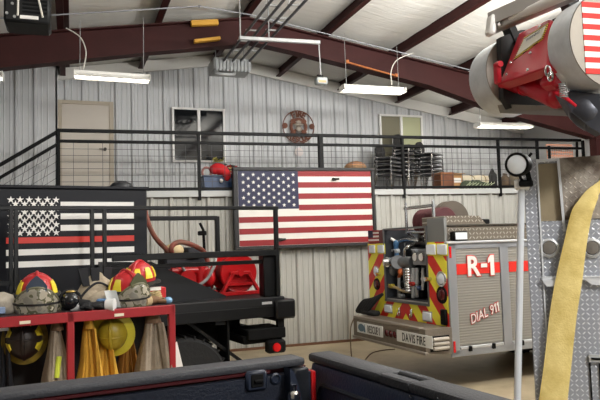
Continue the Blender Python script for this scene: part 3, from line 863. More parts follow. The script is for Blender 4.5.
# body shell round the opening (0.62 m deep), then solid
m = MB()
m.mm(.6, 3.3, 0.02, Wd, .42, zt, .01)
m.mm(0.0, .6, 0.02, ay, .42, zt, .006); m.mm(0.0, .6, by, Wd, .42, zt+.02, .006); m.mm(0.0, .6, ay, by, .42, zb, .006)
m.build('body', M_truck, rt)
m = MB(); m.mm(.55, .6, ay, by, zb, ztop-.1); m.mm(0, .6, ay, ay+.012, zb, ztop); m.mm(0, .6, by-.012, by, zb, ztop); m.mm(0.02, .6, ay, by, zb-.002, zb+.012)
m.build('pump_bay', mat('dark bay lining', '#2b2e34', .6), rt, 0)
# chevron plates
def plate(y0, y1, z0, z1): 
    mm_ = MB(); mm_.mm(-.008, 0.0, y0, y1, z0, z1); return mm_
zl = H(378, 245, 0, 0).z
plate(0.02, ay-.01, .62, zl+.02).build('chevron_panel', M_chev, rt, 0)
plate(by+.01, Wd, .62, zl+.02).build('chevron_panel', M_chev, rt, 0)
plate(ay-.01, by+.01, .62, zb-.03).build('chevron_panel', M_chev, rt, 0)
m = MB(); m.mm(-.02, .02, ay-.02, ay+.0, zb-.03, ztop+.02); m.mm(-.02, .02, by, by+.02, zb-.03, ztop+.02); m.mm(-.025, .02, ay-.02, by+.02, zb-.04, zb-.01); m.mm(-.01, .03, ay-.02, by+.02, ztop, ztop+.025)
m.build('bay_frame', mat('grey frame', '#6c6d6e', .4, .5), rt, 0)
# upper rear: right aluminium wing, left maroon shoulder with a small flag decal
zwt = H(438, 218, 0, 0).z
m = MB(); m.mm(-.006, .035, .03, ay-.02, zt+.0, zwt-.0, .006); m.build('rear_wing', mat('grey aluminium sheet', '#8f908f', .4, .6), rt)
m = MB(); m.mm(0.0, .5, by+.02, Wd-.02, zt, 1.87, .006); m.build('shoulder', mat('dark maroon paint', '#5e2226', .4), rt)
m = MB(); fy0, fy1 = Wd-.02, Wd-.30; z0, z1 = 1.7, 1.87
for i in range(7): m.mm(-.006, -.001, fy1, fy0, z1-(i+1)*(z1-z0)/7, z1-i*(z1-z0)/7, mi=i % 2)
m.mm(-.008, -.001, fy0-.13, fy0, z0+.07, z1, mi=2); m.build('flag_decal', [M_flagr, M_flagw, M_flagb], rt, 0)
# rear lamps
def rlamp(px, py, w, h, mtl, nm, round_=False, frame=None):
    q = H(px, py, 0, -.01)
    m = MB()
    if round_: m.lathe([(h*1.0, 0), (h*.8, .02), (.0, .028)], (-.008, q.y, q.z), (-1, 0, 0), 18, squash=(1, 1))
    else: m.mm(-.03, -.006, q.y-w, q.y+w, q.z-h, q.z+h, .008)
    o = m.build(nm, mtl, rt)
    if frame:
        m = MB()
        if round_: m.lathe([(h*1.35, 0), (h*1.3, .012), (h*1.0, .012), (h*1.0, 0)], (-.008, q.y, q.z), (-1, 0, 0), 18)
        else: m.mm(-.014, -.005, q.y-w-.012, q.y+w+.012, q.z-h-.014, q.z+h+.014, .004)
        m.build('bezel', frame, o)
M_ylw = mat('signal yellow', '#e6dc3c', .45)
for px in (372.5, 381.5): rlamp(px, 249, .08, .055, M_lens, 'marker_lamp', frame=M_ylw)
for px in (431.5, 442.5): rlamp(px, 249.5, .09, .06, M_lens, 'marker_lamp', frame=M_ylw)
rlamp(441.5, 279, 0, .07, M_lens, 'reverse_lamp', True, M_chrome); rlamp(442, 295, 0, .075, mat('dark red lens', '#4d1214', .2), 'tail_lamp', True, M_black)
rlamp(376.5, 271, 0, .055, M_lens, 'reverse_lamp', True, M_chrome); rlamp(377, 284, 0, .06, mat('dark red lens', '#4d1214', .2), 'tail_lamp', True, M_black)
rlamp(388.5, 308.5, .085, .045, M_lens, 'marker_lamp', frame=M_steel); rlamp(427.5, 316.5, .085, .05, M_lens, 'marker_lamp', frame=M_steel)
q = H(446, 317, 0, 0)
m = MB(); m.mm(-.05, -.006, q.y-.05, q.y+.05, q.z-.09, q.z+.09, .012); m.build('power_inlet', M_black, rt)
for px, py in ((401, 311), (413, 313)):
    q = H(px, py, 0, 0); m = MB(); m.mm(-.035, -.006, q.y-.02, q.y+.02, q.z-.05, q.z+.05, .006); m.mm(-.055, -.03, q.y-.01, q.y+.01, q.z-.06, q.z-.01, .004); m.build('latch', M_chrome, rt)
# pump, pipes and gauges in the bay
def P3(px, py, x): q = H(px, py, 0, x); return Vector((x, q.y, q.z))
for px, y0_, y1_, r_, x_ in ((391, 243, 258, .022, .1), (394, 247, 262, .03, .2), (417, 268, 297, .028, .1), (413, 268, 298, .022, .06), (423, 268, 290, .02, .05), (399, 278, 298, .02, .06), (404, 243, 256, .02, .3)):
    m = MB(); m.cyl(P3(px, y0_, x_), P3(px, y1_, x_), r_, seg=10); m.lathe([(r_*1.5, -.015), (r_*1.5, .015)], P3(px, (y0_+y1_)/2, x_), (0, 0, 1), 10); m.build('pipe', M_steel, rt)
m = MB()
fl0, fl1 = P3(408, 268, .03), P3(409, 292, .03)
m.lathe([(.052 if k % 2 else .042, (fl1-fl0).length*k/18) for k in range(19)], fl1, (0, 0, 1), 14); m.build('flexible_duct', M_chrome, rt)
for px, py, c_ in ((392, 286, '#b5a33a'), (412, 284, '#a8322c'), (419, 288, '#3d4f74'), (402, 296, '#8a8d90'), (397, 251, '#c9cdd1'), (415, 251, '#8d9094')):
    q = P3(px, py, .03); m = MB(); m.cyl(q+Vector((.03, 0, 0)), q+Vector((-.02, 0, 0)), .028, seg=10); m.bar(q+Vector((-.02, -.05, 0)), q+Vector((-.02, .05, .02)), .016, .012); m.build('valve_handle', mat('valve '+c_, c_, .4, .2), rt)
m = MB(); a = P3(395, 262, .1); b = P3(420, 262, .1)
m.cyl(P3(389, 262, .1), P3(413, 262, .12), .07, seg=16); m.cyl(P3(398, 262, .05), P3(398, 262, .16), .09); m.cyl(P3(407, 268, .12), P3(409, 288, .12), .06); m.lathe([(.08, 0), (.08, .04)], P3(408, 290, .12)-Vector((0, 0, .02)), (0, 0, 1), 16)
m.ell(P3(393, 270, .12), (.09, .08, .09), 14, 8); m.build('pump', mat('cast aluminium', '#8d8f92', .4, .7, var=.3, vs=12), rt)
m = MB(); m.tube(smooth_path([P3(405, 261, .12), P3(405, 250, .12), P3(408, 247, .12), P3(412, 246, .2), P3(416, 245, .3)]), .028, 10); m.build('pipe', M_chrome, rt); m = MB(); m.tube(smooth_path([P3(391, 239, .1), P3(397, 242, .15), P3(405, 240, .2), P3(420, 240, .2)]), .03, 10)
m.build('pipe', M_chrome, rt); m = MB(); m.tube([P3(389, 280, .1), P3(390, 295, .1)], .03, 10); m.build('pipe', M_chrome, rt)
m = MB(); q = P3(420, 257, .08); m.mm(.06, .2, q.y-.16, q.y+.14, q.z-.1, q.z+.1, .01); m.build('control_panel', mat('pump panel', '#8a8c90', .4, .5), rt)
for py, dy in ((257, .07), (257, -.07)):
    m = MB(); m.cyl((.06, q.y+dy, q.z), (.045, q.y+dy, q.z), .05, seg=16); g = m.build('gauge', M_white, rt)
    m = MB(); m.tube([(.05, q.y+dy+.05*cos(k*pi/8), q.z+.05*sin(k*pi/8)) for k in range(16)], .007, 5, closed=True); m.build('gauge_ring', M_chrome, g)
m = MB(); m.tube(smooth_path([P3(388, 274, .05), P3(387, 285, .03), P3(397, 288, .03), P3(402, 291, .04), P3(411, 292, .06)]), .018, 8); m.build('hose_loop', mat('tan hose', '#a08a62', .6), rt)
m = MB(); m.tube([P3(396, 245, .1), P3(397, 258, .1)], .03, 10); m.ell(P3(396, 244, .1), (.04, .04, .05), 10, 8); m.build('blue_valve', mat('blue cap', '#3f6f9c', .4), rt)
m = MB(); m.ell(P3(401, 272, .08), (.045, .045, .05), 12, 8); m.tube([P3(401, 272, .08), P3(399, 278, .1)], .025, 8); m.build('orange_cap', mat('orange cap', '#b4572a', .5), rt)
m = MB()
for (a, b, r) in (((415, 278), (416, 296), .05), ((421, 272), (421, 297), .04), ((395, 280), (396, 298), .045), ((424, 285), (410, 297), .03), ((413, 250), (426, 252), .045), ((390, 250), (391, 275), .03)):
    m.cyl(P3(*a, .2), P3(*b, .2), r, seg=12)
m.mm(.15, .5, by-.5, by-.08, zb+.012, zb+.22, .02); m.mm(.2, .5, ay+.1, ay+.45, zb+.25, zb+.5, .03)
m.build('engine', mat('engine black', '#33353a', .5, .3, var=.5, vs=14), rt)
m = MB(); q = P3(388, 262, -.02); m.cyl(q, q+Vector((-.06, .02, 0)), .05, seg=14); q2 = P3(389, 262, 0); m.cyl(q2+Vector((-.0, 0, -.0)), q2+Vector((-.03, 0, 0)), .07, seg=14); m.build('discharge_cap', M_chrome, rt)
m = MB(); q = P3(430, 279, -.02); m.cyl(q+Vector((.02, 0, 0)), q+Vector((-.06, 0, 0)), .022, seg=10); m.cyl(q+Vector((-.06, 0, 0)), q+Vector((-.08, 0, 0)), .03, seg=10); m.build('knob', M_chrome, rt); m = MB(); q = P3(379, 274, -.02); m.cyl(q+Vector((.02, 0, 0)), q+Vector((-.06, 0, 0)), .022, seg=10); m.build('knob', M_chrome, rt)

# side: shutters, posts, stripe and lettering
zsk = .40
m = MB()
def shutter(x0, x1, z0, z1):
    k = int((z1-z0)/.03); mm_ = MB(); vs = []; 
    for i in range(k+1):
        z = z0+(z1-z0)*i/k
        vs += [(x0, .008, z), (x1, .008, z), (x0, .005, z+(z1-z0)/k*.5), (x1, .005, z+(z1-z0)/k*.5)]
    fs = [(2*i, 2*i+1, 2*i+3, 2*i+2) for i in range(2*k)]
    mm_.add(vs, fs); return mm_
doors_ = [(.12, .745), (.88, 1.55), (1.68, 3.2)]
for i, (a, b) in enumerate(doors_):
    z0 = .50 if i < 2 else 1.05
    o = shutter(a, b, z0, 1.6).build('roller_shutter', M_shut, rt, 0)
    m = MB(); m.mm(a, b, -.012, .012, z0-.045, z0-.01, .006); m.build('pull_bar', M_alu, o)
    m = MB()
    for xx in (a+.13, b-.16): m.mm(xx-.02, xx+.02, -.03, .0, z0-.07, z0-.01, .004)
    m.build('catch', M_black, o)
m = MB()
for (a, b) in ((.0, .115), (.75, .875), (1.555, 1.675), (3.2, 3.3)): m.mm(a, b, -.006, .02, zsk, zt, .004)
m.mm(0, 3.3, -.006, .02, 1.6, zt, .004); m.mm(0, 1.62, -.006, .02, zsk-.02, .46, .004); m.mm(1.56, 3.3, -.005, .02, .9, 1.04, .004)
m.build('door_surround', mat('light grey aluminium', '#a3a6ac', .4, .6), rt, 0)
m = MB(); m.mm(-.02, 3.3, -.03, .03, zt-.0, zt+.03, .008); m.build('drip_rail', M_alu, rt)
zs0, zs1 = H(480, 273.5, 1, 0).z, H(480, 263, 1, 0).z
M_stripe = mat('bright red vinyl', '#e02a1e', .4)
m = MB()
for a, b in doors_: m.mm(a, b, -.002, .004, zs0, zs1)
m.build('red_stripe', M_stripe, rt, 0)
q = H(480.5, 265.5, 1, 0)
m = MB(); put_text(m, 'R-1', .32, (q.x, -.006, q.z), (1, 0, 0), (0, 0, 1), .001, .017, sx=.95, mi=0, spacing=1.3); put_text(m, 'R-1', .32, (q.x, -.010, q.z), (1, 0, 0), (0, 0, 1), .002, .008, sx=.95, mi=1, spacing=1.3)
m.build('unit_number', [M_stripe, M_white], rt, 0)
q = H(484, 313, 1, 0); ang = radians(17)
m = MB(); put_text(m, 'DIAL 911', .15, (q.x, -.006, q.z), (cos(ang), 0, sin(ang)), (-sin(ang), 0, cos(ang)), .001, .009, shear=.25, sx=.79, mi=0, spacing=1.3); put_text(m, 'DIAL 911', .15, (q.x, -.010, q.z), (cos(ang), 0, sin(ang)), (-sin(ang), 0, cos(ang)), .002, .0, shear=.25, sx=.79, mi=1, spacing=1.3)
m.build('emergency_lettering', [mat('dark red vinyl', '#b8231f', .4), M_white], rt, 0)
for z in (.50, 1.57):
    m = MB(); m.mm(.02, .05, -.014, -.005, z-.07, z+.06, .003); m.build('side_reflector', M_tail, rt, 0)
# tops: tread plate lockers, tray, work light
m = MB(); m.mm(.03, 3.3, .05, .5, zt+.03, 1.865, .008); m.build('top_locker', M_dplate, rt)
m = MB(); m.mm(.03, 3.3, .03, .52, 1.865, 1.885, .003); m.build('locker_lid', mat('dark lid edge', '#4a443c', .5, .4), rt)
m = MB(); m.prism([(.03, 1.885), (.62, 1.885), (.52, 1.985), (.03, 1.985)], 1, .06, .52); m.build('upper_box', M_dplate, rt, 0)
m = MB(); m.mm(.56, .72, .1, .3, 1.886, 1.945, .012); m.build('black_case', M_black, rt)
q = H(459.5, 236, 1, 0)
m = MB(); m.mm(q.x-.10, q.x+.10, -.03, .05, q.z-.055, q.z+.055, .01); w_ = m.build('work_light', M_black, rt)
m = MB(); m.mm(q.x-.08, q.x+.085, -.036, -.029, q.z-.04, q.z+.04, .003); m.build('lens', M_lens, w_)
# bumper / tailboard
m = MB(); m.prism([(-.36, .46), (0, .42), (0, .72), (-.36, .72)], 1, -.02, 1.66); 
m.build('tailboard', mat('dusty tread plate', '#8b8175', .55, .5, var=.25, vs=8, bump=.3, bs=60), rt, 0)
m = MB(); m.mm(-.37, -.30, .08, 1.64, .70, .735, .008); m.mm(-.38, -.33, -.03, 1.67, .44, .475, .008); m.build('edge_rail', mat('worn steel edge', '#9a9288', .45, .6), rt)
m = MB(); m.mm(-.30, -.05, -.032, -.018, .47, .64); pk = m.build('side_pocket', M_blackm, rt, 0)
m = MB()
for k in range(3): m.tube([(-.27, -.045, .505+.05*k), (-.07, -.045, .505+.05*k)], .022, 8)
m.build('hose_coil', mat('pale hose', '#b8b0a4', .7), pk)
def signplate(p0, p1, txt, nm, emblem=False):
    a = H(*p0, 0, -.366); b = H(*p1, 0, -.366); zc = .595; hh = .068
    m = MB(); m.mm(-.372, -.362, b.y, a.y, zc-hh, zc+hh, .003); s_ = m.build(nm, mat('sign white', '#dfe0de', .45), rt)
    yc = (a.y+b.y)/2-(.11 if emblem else 0)
    m = MB(); put_text(m, txt, .135, (-.374, yc, zc), (0, -1, 0), (0, 0, 1), .001, .0015, sx=(a.y-b.y-(.26 if emblem else .08))/(.135*len(txt)*.72), spacing=2.0, mi=0)
    m.build('lettering', mat('sign black', '#1c1c1e', .5), s_, 0)
    if emblem:
        m = MB(); y_ = a.y-.12
        m.prism([(y_+.085*cos(k*pi/8), zc+.05*sin(k*pi/8)) for k in range(16)], 0, -.375, -.371); m.prism([(y_-.11, zc-.05), (y_-.07, zc-.05), (y_-.09, zc+.055)], 0, -.376, -.371)
        m.build('emblem', mat('sign grey blue', '#5a7282', .5), s_, 0)
signplate((357.5, 330), (383, 333), 'RESCUE 1', 'name_plate', True)
signplate((397, 335), (432.5, 341), 'DAVIS FIRE', 'name_plate')
for px in (386.5, 390.5, 394.5):
    q = H(px, 334, 0, -.366); m = MB(); m.lathe([(.035, 0), (.03, .02), (0, .03)], (-.36, q.y, .595), (-1, 0, 0), 12, squash=(1.4, 1)); m.build('marker_light', mat('dark red lens', '#4d1214', .2), rt)
# wheels and cab (mostly hidden)
def wheel(parent, c, r, w, axis=(0, 1, 0), treads=28):
    m = MB(); ax = Vector(axis)
    m.lathe([(r*.6, -w/2), (r*.93, -w/2), (r, -w*.38), (r, w*.38), (r*.93, w/2), (r*.6, w/2)], c, axis, 40)
    for k in range(treads):
        a = 2*pi*k/treads; p = Vector(c)+Vector((cos(a)*r, 0, sin(a)*r)); 
        m.box(p, (r*.1, w*.9, r*.035), .0, Matrix.Rotation(-a, 3, 'Y'))
    o = m.build('wheel', M_rubber, parent)
    m = MB(); m.lathe([(r*.6, -w*.42), (r*.55, -w*.2), (.12*r, -w*.2), (.12*r, w*.2), (r*.55, w*.2), (r*.6, w*.42)], c, axis, 28); m.build('rim', mat('wheel steel', '#6d6e70', .5, .5), o)
    return o
for y in (.2, Wd-.2):
    wheel(rt, (2.4, y, .40), .40, .26); wheel(rt, (4.9, y, .40), .40, .24)
m = MB(); m.prism([(3.35, .5), (5.6, .5), (5.6, 1.15), (4.9, 1.25), (4.5, 1.9), (3.35, 1.95)], 1, .06, Wd-.04); m.build('cab', mat('white cab paint', '#d9d9d6', .3), rt)
m = MB(); m.mm(.2, 5.5, .5, Wd-.5, .42, .62); m.build('chassis', M_black, rt)
m = MB(); m.prism([(3.6, 1.3), (4.75, 1.3), (4.45, 1.8), (3.6, 1.82)], 1, .045, .065); m.build('cab_window', M_gdark, rt, 0)
# black strap bundle hung on the left end of the tailboard
m = MB(); base = Vector(H(371, 312, 0, -.12))
for k in range(6):
    y = 1.5+.06*k; m.tube(smooth_path([(-.06, y-.12, 1.02-.02*k), (-.12, y, .9), (-.16, y+.12, .77), (-.1, y+.16, .74), (-.05, y+.05, .76)]), .022, 7)
m.mm(-.18, -.05, 1.45, 1.8, .725, .79, .02)
solo('strap_bundle', m, mat('black webbing', '#161617', .75), 'black strap bundle hung at the left end of the rescue truck tailboard', 'straps', RT.o, RT.a)

# hose reels on top of the rescue truck
q = H(422, 222, 0, .35); xr_, yr_, zr_ = .42, q.y-.17, 1.95
hr = thing('hose_reel', 'maroon hose reel with chrome guide posts on top of the rescue truck', 'hose reel', RT.to((xr_, yr_, 1.66)), RT.a)
hz = zr_-1.66
m = MB()
for k in range(9):
    m.lathe([(.05, -.02), (.16, -.02), (.175, 0), (.16, .02), (.05, .02)], (0, -.24+.06*k, hz), (0, 1, 0), 24)
m.build('hose', mat('maroon rubber hose', '#521d23', .55, var=.3, vs=14), hr)
m = MB(); m.tube([(0, -.34, hz), (0, .34, hz)], .03, 10)
for s in (-1, 1): m.bar((0, s*.33, 0), (0, s*.33, hz+.02), .05, .04)
m.mm(-.15, .15, -.36, .36, 0, .03, .005); m.build('stand', mat('grey reel stand', '#6e6a66', .5, .4), hr)
m = MB()
for s in (-1, 1): m.cyl((-.22, s*.31, .15), (-.22, s*.31, hz+.26), .02); m.cyl((-.22, s*.31, hz+.17), (-.22, s*.31, hz+.2), .04, seg=12)
m.tube([(-.22, -.31, hz+.19), (-.22, .31, hz+.19)], .022, 10); m.tube([(-.22, -.31, .16), (-.22, .31, .16), (0, .33, .03)], .016, 8); m.build('guide_frame', M_chrome, hr)
q = H(453, 212, 1, .62)
er = thing('cable_reel', 'grey-brown disc reel standing behind the tread plate box on the rescue truck', 'reel', RT.to((q.x, .68, 1.66)), RT.a)
for y in (-.06, .06):
    m = MB(); m.lathe([(.03, y-.012), (.24, y-.012), (.245, y), (.24, y+.012), (.03, y+.012)], (0, 0, .30), (0, 1, 0), 32)
    m.build('flange', mat('grey brown plate', '#62594f', .5, .4, var=.2), er)
m = MB(); m.cyl((0, -.055, .3), (0, .055, .3), .15, seg=24); m.build('cable', mat('pale cable', '#b4a58c', .7), er)
m = MB(); m.cyl((0, -.1, .3), (0, .1, .3), .04); m.bar((-.12, .085, 0), (0, .085, .3), .03); m.bar((.12, .085, 0), (0, .085, .3), .03); m.mm(-.16, .16, -.1, .12, 0, .025); m.build('stand', mat('grey reel stand', '#6e6a66', .5, .4), er)

# air line hanging from the tailboard and lying on the floor
pts = [WORLD.hit(353.5, 320, 1, 7.9), WORLD.hit(353, 335, 1, 7.95)]
g0 = WORLD.hit(357, 357, 2, .012); g1 = WORLD.hit(372, 353, 2, .012); g2 = WORLD.hit(395, 349, 2, .012)
pts = [RT.to((-.37, 1.62, .70)), RT.to((-.42, 1.64, .55)), RT.to((-.43, 1.62, .2)), RT.to((-.45, 1.5, .02)), g1+Vector((0, 0, 0)), g2]
o = pts[0]; m = MB(); m.tube([p-o for p in smooth_path(pts)], .008, 6)
solo('air_line', m, mat('brown air line', '#5a4630', .6), 'thin brown air line drooping from the tailboard to the concrete floor', 'cord', o)
# ------------------------------------------------------------------ flatbed brush truck on the left
BT = Frame(2.0638, 6.3792, 8.5)
bt = thing('brush_truck', 'black flatbed truck with pipe rails and a thin red line flag cabinet', 'truck', BT.o, BT.a)
H = BT.hit
M_bt = mat('black truck paint', '#0d0e10', .4, spec=.35)
m = MB(); m.mm(-4.6, 0.0, 0, 2.1, 1.08, 1.18, .01); m.build('deck', mat('black deck plate', '#17181b', .45, .2, var=.25, vs=6), bt)
m = MB(); m.mm(-4.6, -.02, .0, .06, .98, 1.09, .006); m.mm(-.1, -.0, .02, 2.08, .93, 1.09, .006); 
for x in (-.7, -1.9, -2.9): m.mm(x-.05, x+.05, .03, 2.05, .94, 1.08)
m.build('deck_frame', M_bt, bt)
m = MB(); m.mm(-4.8, -.3, .5, .62, .72, .96); m.mm(-4.8, -.3, 1.5, 1.62, .72, .96); m.build('chassis', M_blackm, bt)
m = MB(); m.mm(-.13, .10, -.05, 2.12, .955, 1.15, .02); rb = m.build('rear_bumper', M_bt, bt)
m = MB(); q = H(266.5, 303, 1, -.05); m.mm(q.x-.05, q.x+.06, -.056, -.05, q.z-.012, q.z+.012); m.build('silver_tag', M_alu, rb, 0)
m = MB(); q = H(285, 320, 1, 0); m.mm(-.42, .0, .0, .4, .76, .87, .01); m.mm(-.45, -.02, .05, 2.0, .72, .8, .01); m.build('lower_step', M_blackm, bt)
m = MB(); m.bar((-.05, .03, .8), (-.05, .03, 1.0), .07, .05); m.build('step_hanger', M_blackm, bt)
q = H(275.5, 347, 1, -.02)
m = MB(); m.mm(q.x-.09, q.x+.11, -.05, .06, q.z-.06, q.z+.07, .02); tl = m.build('tail_light_box', M_blackm, bt)
m = MB(); m.lathe([(.045, 0), (.04, .015), (0, .022)], (q.x, -.05, q.z), (0, -1, 0), 18); m.build('lens', M_tail, tl)
m = MB(); m.bar((q.x, .03, q.z+.06), (q.x, .03, .78), .04, .03); m.build('light_bracket', M_blackm, bt)
q = H(184, 337, 1, .1)
for y in (.18, 1.92): wheel(bt, (q.x, y, .42), .42, .28)
for y in (.18, 1.92): wheel(bt, (q.x-3.7, y, .42), .42, .26)
m = MB(); m.bar((-1.0, .12, .98), (-.45, .12, .55), .05, .03); m.build('brace', M_bt, bt)
m = MB(); m.mm(-.62, -.60, .05, .36, .38, .97); m.build('mud_flap', M_blackm, bt, 0)
m = MB(); m.prism([(-4.7, .6), (-4.7, 2.5), (-5.9, 2.5), (-6.3, 1.75), (-7.2, 1.65), (-7.2, .6)], 1, .05, 2.05); m.build('cab', mat('white cab paint', '#d9d9d6', .3), bt)
# pipe rails on the near side
ztop_, zmid = 2.09, 1.63
def bpost(px, y, z0, z1, w=.036, pxb=None):
    q = H(px, 230, 1, y); m = MB(); m.bar((q.x, y, z0), (q.x, y, z1), w, w, bev=.005); m.build('rail_post', M_bt, bt); return q.x
xa = -4.5
for px in (11, 16): bpost(px, .04, 1.18, ztop_)
for px in (92, 104.5): bpost(px, .04, 1.18, ztop_)
bpost(276, .04, 1.18, ztop_, .042)
m = MB(); m.bar((xa, .04, ztop_), (H(278, 208, 1, .04).x, .04, ztop_), .038, .038, bev=.006); m.build('top_rail', M_bt, bt)
xm0 = H(112, 256, 1, .04).x
m = MB(); m.bar((xm0, .04, zmid), (-.07, .04, zmid), .05, .062, bev=.006); m.bar((xm0, .11, zmid-.09), (-.07, .11, zmid-.09), .035, .04, bev=.005); m.build('middle_rail', M_bt, bt)
m = MB(); m.mm(-.21, -.04, .05, .18, 1.18, zmid+.0, .01); m.build('corner_post', M_bt, bt)
m = MB(); m.bar((xa, .04, 1.45), (H(11, 275, 1, .04).x, .04, 1.45), .036, .036); m.build('lower_rail', M_bt, bt)
# inner frame behind
yi = 1.2
a = H(217, 218, 1, yi); 
m = MB(); m.bar((-2.4, yi, a.z), (a.x, yi, a.z), .045, .05, bev=.006); m.bar((a.x, yi, a.z+.02), (a.x, yi, 1.18), .05, .05, bev=.006); m.build('inner_frame', M_bt, bt)
# dark sloping guard panel on the deck
m = MB(); a = H(152, 262, 1, .3); b = H(226, 294, 1, .3)
m.prism([(a.x-.5, a.z+.02), (a.x, a.z), (b.x, 1.2), (b.x, 1.18), (a.x-.5, 1.18)], 1, .3, .36); m.build('guard_panel', mat('dark guard panel', '#141518', .45), bt, 0)
# cabinet with the thin red line flag
M_cab = mat('black cabinet', '#0f1119', .5, spec=.3)
xc1 = H(147, 200, 1, .4).x
m = MB(); m.mm(-4.4, xc1, .4, 1.3, 1.18, 2.30, .012); cabn = m.build('cabinet', M_cab, bt)
m = MB(); m.mm(-4.43, xc1+.02, .38, 1.32, 2.295, 2.325, .006); m.build('lid', M_cab, cabn)
fx0, fx1 = H(6, 250, 1, .4).x, H(134, 230, 1, .4).x
zt_, zb_ = H(70, 196, 1, .4).z, H(70, 271.5, 1, .4).z
m = MB(); flag(m, fx0, fx1, zb_, zt_, .3985, [None, 0, None, 0, None, 0, None, 1, None, 0, None, 0, None], fx0+(fx1-fx0)*.405, 7, .034, 0, None, th=.001)
m.build('thin_red_line_flag', [M_white, mat('signal red vinyl', '#d8392f', .45)], cabn, 0)
q = H(121.5, 187, 1, .8)
m = MB(); m.lathe([(.11, 0), (.115, .05), (.1, .075), (.06, .09), (.055, .1), (.0, .105)], (q.x, .8, 2.32), (0, 0, 1), 24); m.build('roof_vent', mat('dark vent', '#24262b', .4), cabn)

# red hose reel and pump on the deck
q = H(233, 272, 1, .75)
hr = thing('hose_reel', 'bright red hose reel with an A-frame stand on the flatbed', 'hose reel', BT.to((q.x, .75, 1.18)), BT.a)
M_rr = mat('gloss red reel', '#b3161a', .3)
R = .205; hz = .235
for y in (-.16, .16):
    m = MB(); m.lathe([(.05, y-.012), (R*.9, y-.012), (R, y-.02), (R+.012, y), (R, y+.012), (.05, y+.01)], (0, 0, hz), (0, 1, 0), 36); m.build('flange', M_rr, hr)
m = MB()
for k in range(5): m.lathe([(.05, -.03), (.14, -.03), (.16, 0), (.14, .03), (.05, .03)], (0, -.12+.06*k, hz), (0, 1, 0), 24)
m.build('wound_hose', mat('dark red hose', '#7d1d1f', .6), hr)
m = MB()
for y in (-.21, .21):
    m.bar((-.22, y, .02), (-.09, y, hz), .05, .035, bev=.005); m.bar((.22, y, .02), (.09, y, hz), .05, .035, bev=.005); m.bar((-.12, y, hz), (.12, y, hz), .05, .035, bev=.005); m.bar((-.25, y, .02), (.25, y, .02), .05, .04, bev=.005); m.bar((-.16, y, .12), (.16, y, .12), .035, .03)
m.cyl((0, -.24, hz), (0, .24, hz), .035); m.build('stand', M_rr, hr)
q = H(186, 275, 1, .8)
pm = thing('fire_pump', 'red and black skid pump on the flatbed, left of the red hose reel', 'pump', BT.to((q.x, .85, 1.18)), BT.a)
m = MB(); m.ell((-.05, -.1, .2), (.13, .12, .14), 18, 10); m.cyl((-.05, -.22, .2), (-.05, -.28, .2), .09, seg=20); m.cyl((.12, -.18, .1), (.12, -.18, .32), .05); m.cyl((-.2, -.18, .28), (.2, -.18, .28), .04); m.mm(-.3, -.16, -.2, 0, .06, .3, .03); m.ell((.2, -.2, .2), (.08, .08, .1), 14, 8); m.mm(-.3, .3, -.22, .2, 0, .06, .01); m.build('pump_body', M_rr, pm)
m = MB(); m.mm(-.22, .26, 0, .3, .06, .44, .03); m.mm(.02, .18, -.05, .2, .4, .53, .02); m.cyl((.2, 0, .35), (.2, -.22, .05), .03); m.build('engine', mat('engine black', '#33353a', .5), pm)
m = MB(); m.tube(smooth_path([(.02, -.24, .1), (.15, -.27, .18), (.25, -.26, .33), (.28, -.2, .42)]), .018, 8); m.build('pipe', M_steel, pm); m = MB(); m.tube([(-.12, -.25, .36), (.05, -.25, .06)], .016, 8); m.build('pipe', M_steel, pm)
m = MB(); m.ell((-.1, .05, .50), (.11, .1, .08), 16, 8); m.build('air_filter', mat('tan filter housing', '#c9b48a', .6), pm)
m = MB(); m.tube([(.27, .1, .44), (.26, .1, .72), (.22, .1, .80)], .016, 7); m.mm(.2, .29, .07, .13, .66, .71, .008); m.build('valve_lever', M_blackm, pm)
# hose draped over the deck rails
pts = [BT.to(H(px, py, 1, y)) for px, py, y in ((143, 200, .9), (148, 222, .85), (155, 237, .7), (165, 248, .5), (172, 255, .4), (171, 249, .3), (174, 244, .3), (181, 242, .32), (190, 244, .4), (197, 247, .5), (204, 252, .6), (208, 262, .62))]
o = pts[0]; m = MB(); m.tube([p-o for p in smooth_path(pts)], .026, 9)
solo('suction_hose', m, mat('worn red hose', '#8d3f33', .6, var=.35, vs=10, var2='#6a5040'), 'worn red hose looping down beside the flag cabinet to the pump', 'hose', o)

# ------------------------------------------------------------------ red gear rack
LK = Frame(.6439, 4.3708, 10.5)
lk = thing('gear_rack', 'red steel gear rack holding helmets and turnout coats', 'rack', LK.o, LK.a)
H = LK.hit
zs = 1.33; dp = .52
xs_ = [0.0, -.648, -1.296]
M_lr = mat('rack red', '#9c1720', .4)
tb = .042
for x in (-.02, -.665, -1.31):
    for y in (.0+tb/2, dp):
        m = MB(); m.mm(x-tb/2, x+tb/2, y-tb/2, y+tb/2, 0, zs, .004); m.build('upright', M_lr, lk)
m = MB(); m.mm(-1.335, .0, 0, tb, zs-.062, zs-.0, .004); m.build('front_rail', M_lr, lk)
m = MB(); m.mm(-1.335, .0, dp-tb/2, dp+tb/2, zs-.05, zs, .004)
for x in (-.02, -.665, -1.31): m.mm(x-tb/2, x+tb/2, tb, dp, zs-.05, zs-.004, .004)
m.build('top_frame', M_lr, lk)
m = MB(); m.mm(-1.33, 0, .01, dp, zs-.006, zs, 0); m.build('top_shelf', mat('dark wire shelf', '#3d3033', .6, .3), lk, 0)
m = MB(); m.mm(-1.33, 0, dp+tb/2, dp+.04, .05, zs-.01); m.build('back_panel', mat('rack back mesh', '#0c0c0e', .7), lk, 0)
m = MB(); m.mm(-1.33, 0, .02, dp, .28, .32); m.build('lower_shelf', M_lr, lk, 0)
